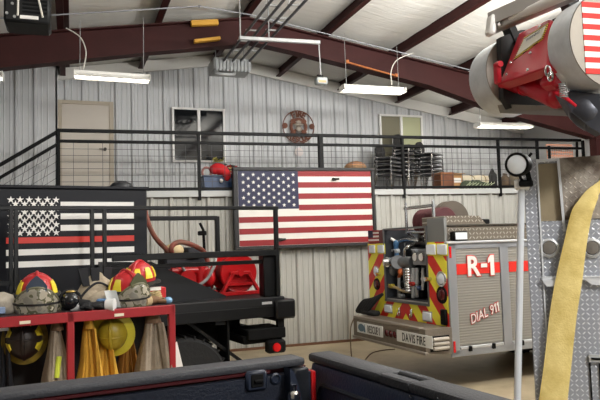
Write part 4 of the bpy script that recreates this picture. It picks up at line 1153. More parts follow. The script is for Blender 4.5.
for px, py in ((25, 314.5), (119, 309)):
    q = H(px, py, 1, 0); m = MB(); m.mm(q.x-.03, q.x+.03, -.004, .001, zs-.048, zs-.03); m.build('name_tag', mat('paper tag', '#e7dcc4', .6), lk, 0)
for px in (10, 58, 93, 120, 155):
    q = H(px, 318, 1, .3); m = MB(); m.tube(smooth_path([(q.x, .36, zs-.05), (q.x, .36, zs-.12), (q.x, .31, zs-.15), (q.x, .28, zs-.12)]), .007, 6); m.build('hook', M_steel, lk)

# helmets
M_patch = mat('lime yellow reflective', '#e8d43a', .4)
def helmet(name, label, loc, rot, shell, brim, patch=None, scale=1.0, visor=None, shield=None, group=None, rnd=0.0):
    t = thing(name, label, 'helmet', loc, rot=rot, group=group); t.scale = (scale,)*3
    # local: front is -y, up is +z; brim at z=0
    m = MB(); N = 36
    prof = []
    vs = []; fs = []; rings = 9
    def rad(a, t_):
        rx, ry = .105, .128; f = cos(t_)**.8
        ridge = 1+.035*max(0, cos(4*a))*(1-abs(2*t_/pi-.35))
        return rx*f*ridge*cos(a), ry*f*ridge*sin(a), .145*sin(t_)
    for i in range(rings+1):
        t_ = (pi/2)*.985*i/rings
        for k in range(N): a = 2*pi*k/N; vs.append(rad(a, t_))
    for i in range(rings):
        for k in range(N): l = (k+1) % N; fs.append((i*N+k, i*N+l, (i+1)*N+l, (i+1)*N+k))
    fs.append(tuple(rings*N+k for k in range(N))); fs.append(tuple(range(N-1, -1, -1)))
    m.add(vs, fs)
    m.tube(smooth_path([(0, -.125, .03), (0, -.09, .115), (0, -.02, .15), (0, .06, .14), (0, .115, .07)]), .011, 8)
    m.tube(smooth_path([(-.1, 0, .03), (-.07, 0, .11), (0, 0, .148), (.07, 0, .11), (.1, 0, .03)]), .008, 8)
    sh = m.build('shell', shell, t, 50)
    m = MB()
    def br(a, o_):
        ext = rnd or .03+.055*max(0, sin(a))**2+.012*max(0, -sin(a))
        return (( .105+ext*o_)*cos(a), (.128+ext*o_)*sin(a), .004-.03*o_*max(0, sin(a))**2-.012*o_)
    vs = []; fs = []
    for o_ in (0, .5, 1.0):
        for k in range(N): x, y, z = br(2*pi*k/N, o_); vs += [(x, y, z+.005)]
    for o_ in (1.0, .5, 0):
        for k in range(N): x, y, z = br(2*pi*k/N, o_); vs += [(x, y, z-.006)]
    for i in range(5):
        for k in range(N): l = (k+1) % N; fs.append((i*N+k, i*N+l, (i+1)*N+l, (i+1)*N+k))
    for k in range(N): l = (k+1) % N; fs.append((5*N+k, 5*N+l, l, k))
    m.add(vs, fs); m.build('brim', brim, t)
    if patch:
        for k in range(8):
            a = pi/8+k*pi/4
            if abs(sin(a)+1) < .1: continue
            def pf(u, v):
                t_ = .2+.6*v; da = (u-.5)*(.56-.2*v); x, y, z = rad(a+da, t_); return Vector((x, y, z))*1.012
            m = MB(); cc = Vector(rad(a, .5)); m.slabgrid(pf, 4, 4, cc.normalized()*.006); m.build('reflective_patch', patch, sh, 0)
    if shield:
        m = MB(); m.prism([(-.045, .03), (.045, .03), (.055, .09), (.03, .125), (0, .15), (-.03, .125), (-.055, .09)], 1, -.15, -.138); m.build('front_shield', shield, t, 0)
    if visor:
        mv, mf, mk = visor
        m = MB()
        def vz(u, v):
            w_ = (u-.5)*2; a = -pi/2+w_*1.15; h0 = -.088+.03*w_*w_; h1 = .085-.095*w_*w_
            k_ = .98+.09*sin(pi*min(1, v*.9+.05))
            return (.128*cos(a)*k_, .150*sin(a)*k_-.004, h0+(h1-h0)*v)
        m.slabgrid(vz, 18, 8, (0, -.004, 0)); m.build('goggles', mv, t, 80)
        m = MB(); m.tube([vz(u/16, 0) for u in range(17)]+[vz(1, v/4) for v in range(1, 5)]+[vz(1-u/16, 1) for u in range(1, 17)]+[vz(0, 1-v/4) for v in range(1, 4)], .007, 6, closed=True); m.build('goggle_frame', mf, t)
        m = MB(); m.tube([(.118*cos(a_), .14*sin(a_), .03) for a_ in [k*2*pi/24 for k in range(24)]], .012, 6, closed=True); m.build('strap', mk, t)
    return t
M_camo = camo_mat('mottled visor', ['#88847a', '#9d9788', '#66654f', '#b5ad9c'], 16, .2); M_camo.node_tree.nodes['Principled BSDF'].inputs['Alpha'].default_value = .78
M_hred = mat('helmet red', '#b9252b', .3, var=.2, vs=10)
M_hblk = mat('helmet black', '#1d1b1b', .45)
M_strapb = mat('black elastic', '#232426', .7)
M_gfr = mat('olive goggle frame', '#6d6a52', .5)
def ontop(px, py, y): q = H(px, py, 1, y); return LK.to((q.x, y, zs))
q = H(38, 300, 1, .2)
helmet('fire_helmet', 'red yellow-patched helmet with mottled olive goggles, left end of the rack top', LK.to((q.x, .24, zs+.075)), (radians(4), 0, LK.a-.15), M_hred, M_hblk, M_patch, 1.12, (M_camo, M_gfr, M_strapb), mat('dark blue shield', '#3b4658', .4))
q = H(127, 296, 1, .2)
helmet('fire_helmet', 'red helmet with olive goggles and clear shield, front right on the rack', LK.to((q.x, .2, zs+.07)), (radians(4), radians(-4), LK.a+.25), M_hred, M_hblk, M_patch, 1.08, (M_camo, M_gfr, M_strapb), mat('olive shield', '#55573f', .4))
q = H(141, 279, 1, .42)
helmet('fire_helmet', 'red helmet with bright yellow patches and black brim, behind the goggled helmet', LK.to((q.x, .44, zs+.14)), (radians(-6), 0, LK.a+2.4), M_hred, M_hblk, M_patch, 1.0)
# clear face shield lying against the right front helmet
q = H(111, 297, 1, .06)
m = MB(); m.slabgrid(lambda u, v: (-.05+.075*u+.05*v*-.6+.03, -.02+.03*sin(pi*u), .005+.11*v), 8, 6, (0, -.004, 0))
solo('face_shield', m, glass_mat('clear visor', '#e9ecec', .1, .55), 'clear plastic face shield propped left of the goggled helmet', 'face shield', LK.to((q.x, .05, zs)), LK.a)
# breathing mask: black round lens with a brass top
q = H(70, 293, 1, .15)
t = thing('face_mask', 'black round breathing mask lying between helmet and folded coat', 'mask', LK.to((q.x, .15, zs)), LK.a)
m = MB(); m.ell((0, 0, .06), (.062, .075, .062), 18, 12); m.build('lens', mat('black mask lens', '#1c1d20', .15), t)
m = MB(); m.tube([(.066*cos(a*pi/10), .0, .06+.066*sin(a*pi/10)) for a in range(20)], .01, 6, closed=True); m.cyl((.05, -.03, .04), (.11, -.05, .03), .03); m.build('rubber_seal', M_rubber, t)
m = MB(); m.ell((.0, -.02, .118), (.03, .02, .01), 10, 6); m.build('brass_clip', mat('brass', '#b59a5a', .35, .8), t)
# folded coat with dark collar
M_tan = mat('tan turnout cloth', '#b3a58f', .9, var=.2, vs=9, bump=.4, bs=30)
q = H(99, 276, 1, .3)
t = thing('folded_coat', 'tan turnout coat heaped on the rack top with its black collar standing up', 'coat', LK.to((q.x, .34, zs)), LK.a)
def heap(u, v):
    a = 2*pi*u; r = (1-v)**.75
    f = 1+.08*sin(3*a+6*v)+.05*sin(7*a-4*v)
    return (.19*r*cos(a)*f, .13*r*sin(a)*f, .235*v**.8)
m = MB(); m.grid(heap, 36, 14); m.add([heap(i/36, 0) for i in range(36)], [tuple(range(36))]); m.build('cloth', M_tan, t, 70)
m = MB()
for k, (x, a) in enumerate(((-.085, -.5), (-.02, -.1), (.05, .35))):
    m.prism([(x-.025, .14), (x+.02, .14), (x+.028+a*.05, .26), (x-.03+a*.05, .255)], 1, -.07+.02*k, -.04+.02*k)
m.build('collar', mat('black collar cloth', '#202126', .8), t, 0)
m = MB(); m.tube(smooth_path([(-.16, -.1, .03), (-.1, -.11, .11), (-.02, -.1, .16), (.06, -.1, .12), (.12, -.1, .05)]), .008, 6); m.build('piping', mat('black collar cloth', '#202126', .8), t)
m = MB(); m.tube(smooth_path([(-.08, -.12, .02), (-.03, -.15, .06), (.04, -.15, .07), (.1, -.14, .03)]), .04, 10); m.build('sleeve', M_tan, t)
# small gear along the front edge of the rack top
def glove(name, label, px, y, cols, rz_=0.0, s=1.0):
    q = H(px, 300, 1, y); t = thing(name, label, 'glove', LK.to((q.x, y, zs)), LK.a+rz_)
    m = MB(); m.ell((0, 0, .025*s), (.06*s, .045*s, .026*s), 14, 8)
    for k, (dx, l) in enumerate(((-.036, .06), (-.012, .075), (.012, .072), (.036, .055))):
        m.tube([(.05*s, dx*s, .024*s), (.05*s+l*s*.6, dx*1.2*s, .022*s), (.05*s+l*s, dx*1.3*s, .014*s)], [.014*s, .013*s, .009*s], 8)
    m.tube([(0, -.04*s, .022*s), (.03*s, -.075*s, .018*s), (.055*s, -.085*s, .014*s)], [.014*s, .013*s, .01*s], 8)
    m.build('hand', cols[0], t)
    m = MB(); m.tube([(-.045*s, 0, .026*s), (-.1*s, 0, .026*s)], [.036*s, .042*s], 12); m.build('cuff', cols[1], t)
    return t
glove('work_glove', 'black and white glove lying on the rack edge below the folded coat', 88, .1, (mat('black leather', '#1d1e21', .6), mat('white cuff', '#d9d9d8', .7)), -.5)
glove('work_glove', 'second black and white glove, touching the clear face shield', 99, .06, (mat('black leather', '#1d1e21', .6), mat('white cuff', '#d9d9d8', .7)), 2.6)
glove('leather_glove', 'brown leather glove at the right end of the rack top', 153, .14, (mat('brown leather', '#7a5a3c', .7), mat('tan leather', '#b39a74', .8)), .6, 1.1)
q = H(168, 297, 1, .1)
t = thing('blue_pouch', 'small light blue pouch on the right rear corner of the rack top', 'pouch', LK.to((q.x, .1, zs)), LK.a)
m = MB(); m.ell((0, 0, .022), (.03, .03, .022), 12, 8, wob=.05); m.build('body', mat('light blue cloth', '#7aa4c6', .7), t)
m = MB(); m.tube([(-.02, 0, .042), (.02, 0, .042)], .004, 5); m.build('seam', mat('dark blue thread', '#44688c', .7), t)
q = H(103, 294, 1, .12)
t = thing('blue_cloth', 'bright blue folded cloth beside the right goggled helmet', 'cloth', LK.to((q.x-.01, .14, zs)), LK.a)
m = MB(); m.box((0, 0, .02), (.08, .07, .04), .012, seg=2); m.box((.005, 0, .05), (.06, .06, .02), .008); m.build('fold', mat('blue cloth', '#5f86b4', .8), t)
q = H(153, 285, 1, .38)
t = thing('document_box', 'flat red box with a white strip behind the leather glove', 'box', LK.to((q.x, .38, zs)), LK.a)
m = MB(); m.mm(-.08, .08, -.05, .05, 0, .10, .006); m.build('body', M_red, t)
m = MB(); m.mm(-.085, .04, -.056, -.05, .08, .104); m.build('white_strip', M_white, t, 0)
q = H(6, 302, 1, .2)
t = thing('cloth_bag', 'pale grey cloth bag at the far left of the rack top', 'bag', LK.to((q.x-.03, .24, zs)), LK.a)
m = MB(); m.ell((0, 0, .055), (.11, .1, .075), 18, 10, lo=-.75, wob=.06, sd=31); m.build('body', mat('grey canvas', '#a39b8e', .9, bump=.4), t)
m = MB(); m.mm(-.09, .02, -.115, -.09, .01, .05, .004); m.build('printed_patch', mat('blue white print', '#8c9fc0', .7), t)
q = H(155, 297, 1, .25)
t = thing('rope_coil', 'pale tan rope heap in front of the flat red box', 'rope', LK.to((q.x-.0, .27, zs)), LK.a)
m = MB()
for k in range(5): m.tube([(.055*cos(a*pi/8)*(1-.08*k), .05*sin(a*pi/8), .012+.014*k+.006*sin(a)) for a in range(16)], .009, 6, closed=True)
m.build('coil', mat('tan rope', '#b7a277', .9), t)

# helmets and coats hanging inside the rack
def crown(dx, dy, dz): return (LK.M @ Vector((dx, dy, dz))).to_track_quat('Z', 'Y').to_euler()
q = H(113.5, 334, 1, .15)
M_lime = mat('shaded mustard helmet', '#a8932a', .4, var=.35, vs=9); M_limeb = mat('lit lime brim', '#d2c63c', .4, var=.2, vs=9)  # light put into the colour: brim paler as if lit, crown darker
hw_ = helmet('wildland_helmet', 'lime yellow wide-brimmed helmet hung crown outwards in the right bay of the rack', LK.to((q.x, .17, q.z)), crown(-.40, -.88, -.22), M_lime, M_limeb, None, .9, rnd=.055)
hw_.scale = (.9, .86, .66)
q = H(25, 339, 1, .25)
helmet('fire_helmet', 'black and yellow helmet hung in the dark left bay of the rack', LK.to((q.x, .26, q.z)), crown(-.2, -.97, .05), mat('scorched brown helmet', '#2b201c', .5, var=.3), mat('dull yellow brim', '#8d7620', .5, var=.6, vs=14), M_patch, .98, rnd=.035)
def coat(name, label, px0, px1, pz, y, H_, cloth, stripe=None, seed=0, sleeves=(1,), lining=None):
    rg = random.Random(seed); a0 = H(px0, pz, 1, y); a1 = H(px1, pz, 1, y); w = (a1.x-a0.x); xc = (a0.x+a1.x)/2
    t = thing(name, label, 'coat', LK.to((xc, y, a0.z-H_)), LK.a)
    ph = [rg.uniform(0, 6.28) for _ in range(4)]
    lean = rg.uniform(-.12, .12)
    def tri(t_): t_ = t_-math.floor(t_); return 1-abs(2*t_-1)
    def f(u, v, back=False):
        wv = w*1.15*(.16+.84*v**.9); x = (u-.5)*wv*1.12+lean*w*(v-.5)+.012*sin(9*v+ph[1])*v
        dpt = (.02+.075*v)*sin(pi*min(1, max(0, u)))**.6
        if back: return (x, .015+.02*v, H_*(1-v))
        pl = tri(u*3.2+ph[0]+.25*v)*.6+tri(u*5.7+ph[2]-.2*v)*.4
        return (x, -dpt-.05*(.25+.75*v)*pl*sin(pi*u)**.5, H_*(1-v)-.015*v*sin(7*u+ph[3]))
    m = MB(); NU, NV = 56, 20
    m.grid(lambda u, v: f(u, v), NU, NV); m.grid(lambda u, v: f(u, v, True), NU, NV)
    for j in range(NV):
        for u in (0, 1): m.add([f(u, j/NV), f(u, (j+1)/NV), f(u, (j+1)/NV, True), f(u, j/NV, True)], [(0, 1, 2, 3)])
    for i in range(NU):
        for v in (0, 1): m.add([f(i/NU, v), f((i+1)/NU, v), f((i+1)/NU, v, True), f(i/NU, v, True)], [(0, 1, 2, 3)])
    m.build('body', cloth, t, 50)
    for s in sleeves:
        m = MB()
        def sl(u, v):
            x0, x1 = w*(.06+.16*v), w*(.20+.36*v); x = s*(x0+(x1-x0)*u)
            return (x, -.06-.075*v-.035*sin(pi*u)-.012*tri(u*2.3+v*1.3+ph[1]), H_*(.93-.78*v)-.02*u*v)
        m.slabgrid(sl, 14, 16, (0, .03, 0)); m.build('sleeve', cloth, t, 50)
        m = MB(); m.slabgrid(lambda u, v: Vector(sl(u, .93+.08*v))+Vector((0, -.004, 0)), 14, 2, (0, .036, 0)); m.build('cuff', lining or cloth, t, 50)
    m = MB(); m.slabgrid(lambda u, v: ((u-.5)*w*.26*(1+.4*v), -.03-.03*sin(pi*u)-.015*v, H_*(1.0-.09*v)+.012), 10, 4, (0, .03, 0)); m.build('collar', lining or cloth, t, 50)
    return t
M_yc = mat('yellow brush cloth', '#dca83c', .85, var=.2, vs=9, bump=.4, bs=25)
M_lst = mat('lime band', '#d3df4a', .5)
M_tan2 = mat('grey tan turnout cloth', '#a59785', .9, var=.3, vs=9, bump=.4, bs=30)
tc_ = coat('turnout_coat', 'tan coat with a lime strip hung at the right of the left bay', 40, 73, 324, .14, .62, M_tan2, None, 2, (-1,), mat('brown lining', '#6d543e', .9))
m = MB(); m.tube([(.0, -.085, .42), (-.012, -.105, .36), (-.02, -.115, .30)], .016, 8); m.build('lime_strip', M_lst, tc_)
coat('brush_coat', 'yellow brush coat hung against the middle post in the right bay', 75, 101, 322, .13, .62, M_yc, None, 5, (1,))
coat('brush_coat', 'yellow brush coat hung lower, under the lime helmet', 88, 118, 336, .22, .52, M_yc, None, 6, (1,))
coat('turnout_coat', 'tan coat with brown cuff hung at the right of the right bay', 130, 173, 317, .14, .68, M_tan2, None, 9, (-1, 1), mat('brown lining', '#6d543e', .9))
coat('dark_coat', 'dark coat with a white letter hung at the far left bay', -8, 12, 318, .34, .6, mat('dark coat cloth', '#22232a', .9), None, 12, (1,))
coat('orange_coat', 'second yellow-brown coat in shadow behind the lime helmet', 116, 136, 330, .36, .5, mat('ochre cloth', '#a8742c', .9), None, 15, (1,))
q = H(3, 325, 1, .22); m = MB(); put_text(m, 'F', .05, (0, 0, 0), (1, 0, 0), (0, 0, 1), .002, .002); m.mm(-.03, .03, .002, .008, -.035, .035)
solo('name_badge', m, [mat('white cloth letter', '#dfe2ec', .7)], 'white letter F badge hanging in the dark left bay', 'badge', LK.to((q.x, .2, q.z)), LK.a, smooth=0)
m = MB(); m.hexa([(-.02, 0, 0), (.05, 0, 0), (.05, .01, 0), (-.02, .01, 0), (-.02, 0, .2), (.0, 0, .22), (.0, .01, .22), (-.02, .01, .2)])
q = H(178, 366, 1, .08)
solo('paper_sheet', m, M_white, 'white paper corner sticking out right of the red rack', 'paper', LK.to((.02, .03, q.z-.05)), LK.a)
# ------------------------------------------------------------------ pickup bed in the foreground
PK = Frame(.6111, 1.7305, 7.5)
pk = thing('pickup_truck', 'dark blue-black pickup bed and closed tailgate across the foreground', 'pickup', PK.o, PK.a)
H = PK.hit
M_bed = mat('navy bed liner', '#161c2b', .45, var=.4, vs=5, bump=.15, bs=160)
M_cap = mat('dusty grey rail cap', '#34353a', .6, var=.25, vs=4, bump=.2, bs=150)
zR = 1.40; L = 2.0; Wb = 1.6; zf = .88
def side(yo, yi, nm):
    m = MB(); s = 1 if yo > yi else -1
    m.mm(-L, -.012, min(yo, yo-s*.03), max(yo, yo-s*.03), .62, zR-.03)                 # outer skin
    m.build('outer_panel', mat('dark red body paint', '#4a1216', .3), pk, 0)
    m = MB(); m.mm(-L, -.012, min(yo-s*.06, yo-s*.09), max(yo-s*.06, yo-s*.09), zf-.03, zR-.035)
    for x in (-1.7, -1.45, -1.2, -.95, -.7, -.5): m.mm(x-.03, x+.03, min(yo-s*.07, yo-s*.105), max(yo-s*.07, yo-s*.105), zf, zR-.06, .012)
    m.build('inner_panel', M_bed, pk)
    m = MB(); m.mm(-L, -.034, min(yo+s*.003, yo-s*.075), max(yo+s*.003, yo-s*.058), zR-.022, zR, .008, seg=2); m.build('rail_cap', M_cap, pk)
    m = MB(); m.mm(-L, -.14, min(yo-s*.066, yo-s*.08), max(yo-s*.06, yo-s*.082), zR-.028, zR-.022); m.build('paint_edge', mat('dark red edge', '#3f1014', .35), pk, 0)
side(0.0, -.1, 'far'); side(-Wb, -Wb+.1, 'near')
m = MB(); m.mm(-L, -.01, -Wb+.06, -.06, zf-.05, zf)
for k in range(18): y = -Wb+.12+k*.08; m.mm(-L, -.02, y-.018, y+.018, zf-.005, zf+.014, .005)
m.build('bed_floor', M_bed, pk)
m = MB(); m.mm(-L-.05, -L, -Wb, 0, .62, zR-.03); m.build('headboard', M_bed, pk, 0)
# inner details of the far corner: tie-down pocket, round cap, gusset, latch
q0, q1 = H(250, 366, 1, -.1), H(265, 383, 1, -.1)
m = MB(); z1, z0 = q0.z-.014, q1.z-.018
m.mm(q0.x-.01, q1.x+.008, -.100, -.085, z0, z1, .006); pkx = m.build('tie_down_pocket', mat('worn blue liner', '#1b2334', .45, var=.3, vs=9), pk)
m = MB(); m.mm(q0.x+.002, q1.x-.004, -.103, -.098, z0+.01, z1-.008, .002); m.build('recess', M_blackm, pkx)
m = MB(); m.tube([((q0.x+q1.x)/2-.01, -.105, (z0+z1)/2), ((q0.x+q1.x)/2+.012, -.105, (z0+z1)/2)], .005, 6); m.build('hook_pin', M_blackm, pkx)
q = H(276, 374, 1, -.095)
m = MB(); m.lathe([(.014, 0), (.014, .006), (.010, .008), (.009, .003), (0, .003)], (q.x, -.088, q.z-.012), (0, -1, 0), 18); m.build('round_plug', mat('worn blue liner', '#1b2334', .45), pk)
q = H(286, 367, 1, -.1); q2 = H(298, 400, 1, -.1)
m = MB(); m.prism([(q.x, q.z), (q.x+.01, q.z-.008), (q2.x-.008, q.z-.05), (q2.x, q2.z), (q2.x, q2.z-.12), (q.x, q2.z-.12)], 1, -.125, -.085); m.build('corner_gusset', mat('worn blue liner', '#1b2334', .45), pk, 0)
q = H(292, 394, 1, -.125)
m = MB(); m.mm(q.x-.012, q.x+.014, -.15, -.12, q.z-.03, q.z+.01, .006); m.cyl((q.x, -.135, q.z+.01), (q.x, -.135, q.z+.026), .008, seg=10); m.build('latch_striker', M_chrome, pk)
m = MB(); m.mm(-.028, -.015, -.096, .0, 1.02, zR-.034, .003); m.build('tail_lamp', mat('dim red lens', '#a81116', .3), pk)
m = MB(); m.mm(-.075, -.031, -.09, -.0, zf-.2, zR-.025, .004); m.build('corner_pillar', mat('dark corner steel', '#191c22', .45), pk)
# tailgate
tx0, tx1 = .008, .075
gate_y0, gate_y1 = -Wb+.03, -.012
m = MB(); m.mm(tx0, tx1, gate_y0, gate_y1, zf-.15, zR-.022, .018, seg=2)
m.build('tailgate', mat('navy tailgate liner', '#263352', .45, var=.4, vs=5, bump=.15, bs=160), pk); tg = bpy.data.objects[-1] if False else pk.children[-1]
m = MB()
def ring(y0, y1, z0, z1, r, w, x):
    pts = []
    for cy, cz, a0 in ((y1-r, z1-r, 0), (y0+r, z1-r, pi/2), (y0+r, z0+r, pi), (y1-r, z0+r, 3*pi/2)):
        for k in range(6): a = a0+pi/2*k/5; pts.append((x, cy+r*cos(a), cz+r*sin(a)))
    m.tube(pts, w, 8, closed=True)
ring(gate_y0+.06, -.065, zf-.05, zR-.075, .035, .007, tx0+.001); ring(gate_y0+.1, -.105, zf-.0, zR-.115, .03, .005, tx0+.001)
m.build('embossed_panel', mat('worn blue liner', '#1b2334', .45), tg)
sy0, sy1 = H(421, 384, 0, .04).y, H(393, 373.5, 0, .04).y
m = MB(); m.mm(tx0-.004, tx1+.004, gate_y0, sy0, zR-.024, zR, .009, seg=2); m.mm(tx0-.004, tx1+.004, sy1, gate_y1, zR-.024, zR, .009, seg=2)
m.mm(tx0-.004, tx0+.028, sy0-.005, sy1+.005, zR-.024, zR-.0, .004); m.mm(tx1-.02, tx1+.004, sy0-.005, sy1+.005, zR-.024, zR, .004)
m.build('tailgate_cap', M_cap, pk)
m = MB(); m.mm(tx0+.028, tx1-.02, sy0, sy1, zR-.022, zR-.014); m.build('handle_recess', M_blackm, pk, 0)
for px, py in ((411, 397), (439, 399)):
    q = H(px, py, 0, tx0); m = MB(); m.lathe([(.005, 0), (.004, .004), (0, .005)], (tx0, q.y, q.z), (-1, 0, 0), 10); m.build('bolt_head', M_chrome, pk)
for x in (-.9, ):
    for y in (-.14, -Wb+.14): wheel(pk, (x, y, .40), .40, .26)
m = MB(); m.mm(-L-.05, .02, -Wb+.3, -.3, .45, .62); m.mm(-1.0, -.8, -Wb+.2, -.2, .36, .5); m.build('chassis', M_blackm, pk)
m = MB(); m.mm(.02, .16, -Wb+.0, -.0, .52, .68, .02); m.build('rear_bumper', M_chrome, pk)

# ------------------------------------------------------------------ fire engine at the right edge
NE = Frame(1.994, 2.4574, -39.5)
ne = thing('fire_engine', 'rear corner of a fire engine clad in bright diamond plate, right foreground', 'fire engine', NE.o, NE.a)
H = NE.hit
M_dp = diamond_mat('bright diamond plate', '#a3a7b0', 'X', 'Z', .021, .34, .35, bstr=.35, lug='#dde0e6')
M_dpd = diamond_mat('grimy diamond plate', '#b0a79c', 'X', 'Z', .021, .4, .7, dirt='#5a4d42', dirtscale=9)
M_bronze = mat('dull bronze sheet', '#a5977c', .42, .4, var=.25, vs=7)
zT = 2.06
xr1 = H(558, 160, 1, 0).x; zs_ = H(548, 221, 1, 0).z; xr2 = H(563, 222, 1, 0).x
m = MB(); m.mm(.02, 2.2, .03, 3.4, .45, zT-.02, .01); m.build('body', mat('engine body aluminium', '#9ea2a8', .4, .6), ne)
m = MB(); m.mm(.0, 2.2, .0, .03, .45, zs_, .004); m.build('rear_plate', M_dp, ne)
m = MB(); m.prism([(xr1, zT), (2.2, zT), (2.2, zs_+.003), (xr2, zs_+.003)], 1, -.002, .03); m.build('upper_plate', M_dpd, ne, 0)
m = MB(); m.prism([(.04, zT-.005), (xr1, zT-.005), (xr2, zs_), (.04, zs_)], 1, .018, .032); m.build('bronze_panel', M_bronze, ne, 0)
m = MB(); m.bar((xr1, -.004, zT), (xr2+.004, -.004, zs_-.05), .011, .02, up=(0, 1, 0)); m.bar((.04, -.004, zT-.006), (xr1, -.004, zT-.006), .01, .012); m.build('panel_lip', mat('polished edge', '#dfe2e6', .3, .3), ne, 0)
m = MB(); m.mm(-.02, .042, -.012, .2, .45, zT, .004); m.build('corner_post', M_dp, ne)
m = MB(); m.bar((.043, -.016, .45), (.043, -.016, zT), .007, .010); m.build('edge_strip', mat('polished edge', '#dfe2e6', .3, .3), ne, 0)
m = MB(); m.mm(-.02, 2.2, .0, 3.4, zT-.02, zT, .004); m.build('top_deck', M_dp, ne)
# round lamps
for px, py, nm in ((549, 248, 'round_lamp'), (592, 248, 'round_lamp')):
    q = H(px, py, 1, 0); m = MB(); m.lathe([(.044, 0), (.044, .012), (.034, .018), (.031, .012), (.0, .012)], (q.x, .0, q.z), (0, -1, 0), 28); b_ = m.build(nm, M_alu, ne)
    m = MB(); m.lathe([(.031, .0), (.026, .008), (.0, .012)], (q.x, -.011, q.z), (0, -1, 0), 24); m.build('lens', mat('smoked lens', '#6f6a64', .2), b_)
# grab handle and latch rail
zq = H(570, 281, 1, 0).z
m = MB(); m.mm(.035, .62, -.03, .0, zq+.005, zq+.022, .004); m.prism([(.035, zq+.01), (.09, zq+.005), (.10, zq-.018), (.055, zq-.022)], 1, -.04, 0); m.prism([(.20, zq+.02), (.32, zq+.02), (.34, zq-.02), (.24, zq-.015)], 1, -.03, 0); m.build('grab_handle', mat('polished edge', '#dfe2e6', .3, .3), ne)
zq = H(590, 358, 1, 0).z
m = MB(); m.mm(.21, .62, -.02, 0, zq-.018, zq+.018, .004); lt = m.build('latch_rail', M_alu, ne)
m = MB(); m.mm(.22, .6, -.026, -.018, zq-.005, zq+.005, .002); m.build('latch_slot', M_blackm, lt)
m = MB(); m.bar((.215, -.006, .5), (.215, -.006, zq-.02), .006, .006); m.bar((.255, -.006, .5), (.255, -.006, zq-.02), .008, .006); m.build('door_seam', M_blackm, ne, 0)
# tailboard and wheels
m = MB(); m.mm(-.15, 2.25, -.45, .02, .40, .46, .008); m.build('tailboard', M_dp, ne)
for x in (.2, 2.0):
    wheel(ne, (x, 1.7, .45), .45, .3, (1, 0, 0)) if False else None
def wheel_x(parent, c, r, w):
    m = MB(); m.lathe([(r*.6, -w/2), (r*.93, -w/2), (r, -w*.38), (r, w*.38), (r*.93, w/2), (r*.6, w/2)], c, (1, 0, 0), 40)
    for k in range(24):
        a = 2*pi*k/24; p = Vector(c)+Vector((0, cos(a)*r, sin(a)*r)); m.box(p, (w*.9, r*.1, r*.035), .0, Matrix.Rotation(a, 3, 'X'))
    o = m.build('wheel', M_rubber, parent)
    m = MB(); m.lathe([(r*.6, -w*.42), (r*.55, -w*.2), (.12*r, -w*.2), (.12*r, w*.2), (r*.55, w*.2), (r*.6, w*.42)], c, (1, 0, 0), 28); m.build('rim', mat('wheel steel', '#6d6e70', .5, .5), o)
for x in (.25, 1.95): wheel_x(ne, (x, 1.9, .45), .45, .28)
# grab pole with spotlight
a = NE.depth(521.5, 186, 2.92); b = NE.depth(517.5, 400, 2.92)
d = (b-a)/(b.z-a.z)
bot = a+d*(.46-a.z)
m = MB(); m.tube([a, bot], .0155, 14); m.build('grab_pole', mat('white pole', '#ccd1d8', .35), ne)
m = MB(); m.mm(a.x-.03, a.x+.035, a.y-.03, a.y+.05, a.z-.015, a.z+.028, .006); m.bar((a.x, a.y, a.z), (.0, .05, a.z-.0), .03, .03); bk = m.build('pole_bracket', M_white, ne)
m = MB(); m.bar((a.x+.0, a.y, bot.z+.02), (a.x+.01, -.0, bot.z+.02), .03, .02); m.build('pole_foot', M_alu, ne)
s = NE.depth(519, 164.5, 2.88)
aim = Vector((-.28, -.86, -.08)).normalized()
m = MB(); m.lathe([(.049, .03), (.053, .0), (.05, -.03), (.035, -.055), (.015, -.065)], s, aim, 28); m.tube([s+aim*.03+(aim.orthogonal().normalized()*cos(k*pi/14)+aim.cross(aim.orthogonal().normalized())*sin(k*pi/14))*.048 for k in range(28)], .006, 6, closed=True)
sp = m.build('spotlight', M_black, ne)
m = MB(); m.lathe([(.044, .03), (.036, .036), (.0, .04)], s, aim, 24); m.build('lens', M_lens, sp)
m = MB(); m.bar(s+Vector((.03, .02, -.02)), s+Vector((.045, .02, -.095)), .022, .02); m.bar(s+Vector((.0, .02, -.05)), s+Vector((.02, .02, -.095)), .012, .012); m.mm(s.x-.005, s.x+.055, s.y, s.y+.05, s.z-.1, s.z-.07, .006); m.tube([s+Vector((.03, .02, .02)), s+Vector((.055, .03, .05))], .007, 6); m.build('bracket', M_black, sp)

# ------------------------------------------------------------------ yellow hose hanging over the rear
Lp = [(600, 180, -.03), (588, 189, -.045), (578, 201, -.055), (571, 213, -.055), (563.6, 244, -.055), (555.5, 280, -.055), (549, 319, -.05), (544, 364, -.05), (536, 420, -.05)]
Rp = [(603, 189, -.03), (598, 199, -.045), (594.5, 208, -.055), (591.5, 218, -.055), (586.5, 246, -.055), (582.5, 280, -.055), (577, 315, -.05), (572, 360, -.05), (565.5, 420, -.05)]
Lv = smooth_path([(.52, .9, zT+.012), (.46, .25, zT+.016), (.39, -.02, zT-.005)]+[H(px, py, 1, y) for px, py, y in Lp], 4); Rv = smooth_path([(.65, .9, zT+.012), (.59, .25, zT+.016), (.47, -.02, zT-.01)]+[H(px, py, 1, y) for px, py, y in Rp], 4)   # over the top edge, then down the rear
n = len(Lv)
o = Lv[len(Lv)//2].copy()
def hz_(u, v):
    i = min(n-1, int(round(v*(n-1)))); p = Lv[i].lerp(Rv[i], u); b_ = .006*(1-(2*u-1)**2)+.002*sin(v*40+u*2)
    return Vector((p.x, p.y-b_, p.z))-o
m = MB(); m.slabgrid(hz_, 8, n-1, (0, .014, 0))
M_hose = mat('yellow hose jacket', '#e6d28c', .85, var=.22, vs=7, var2='#c2a85a', bump=.12, bs=120)
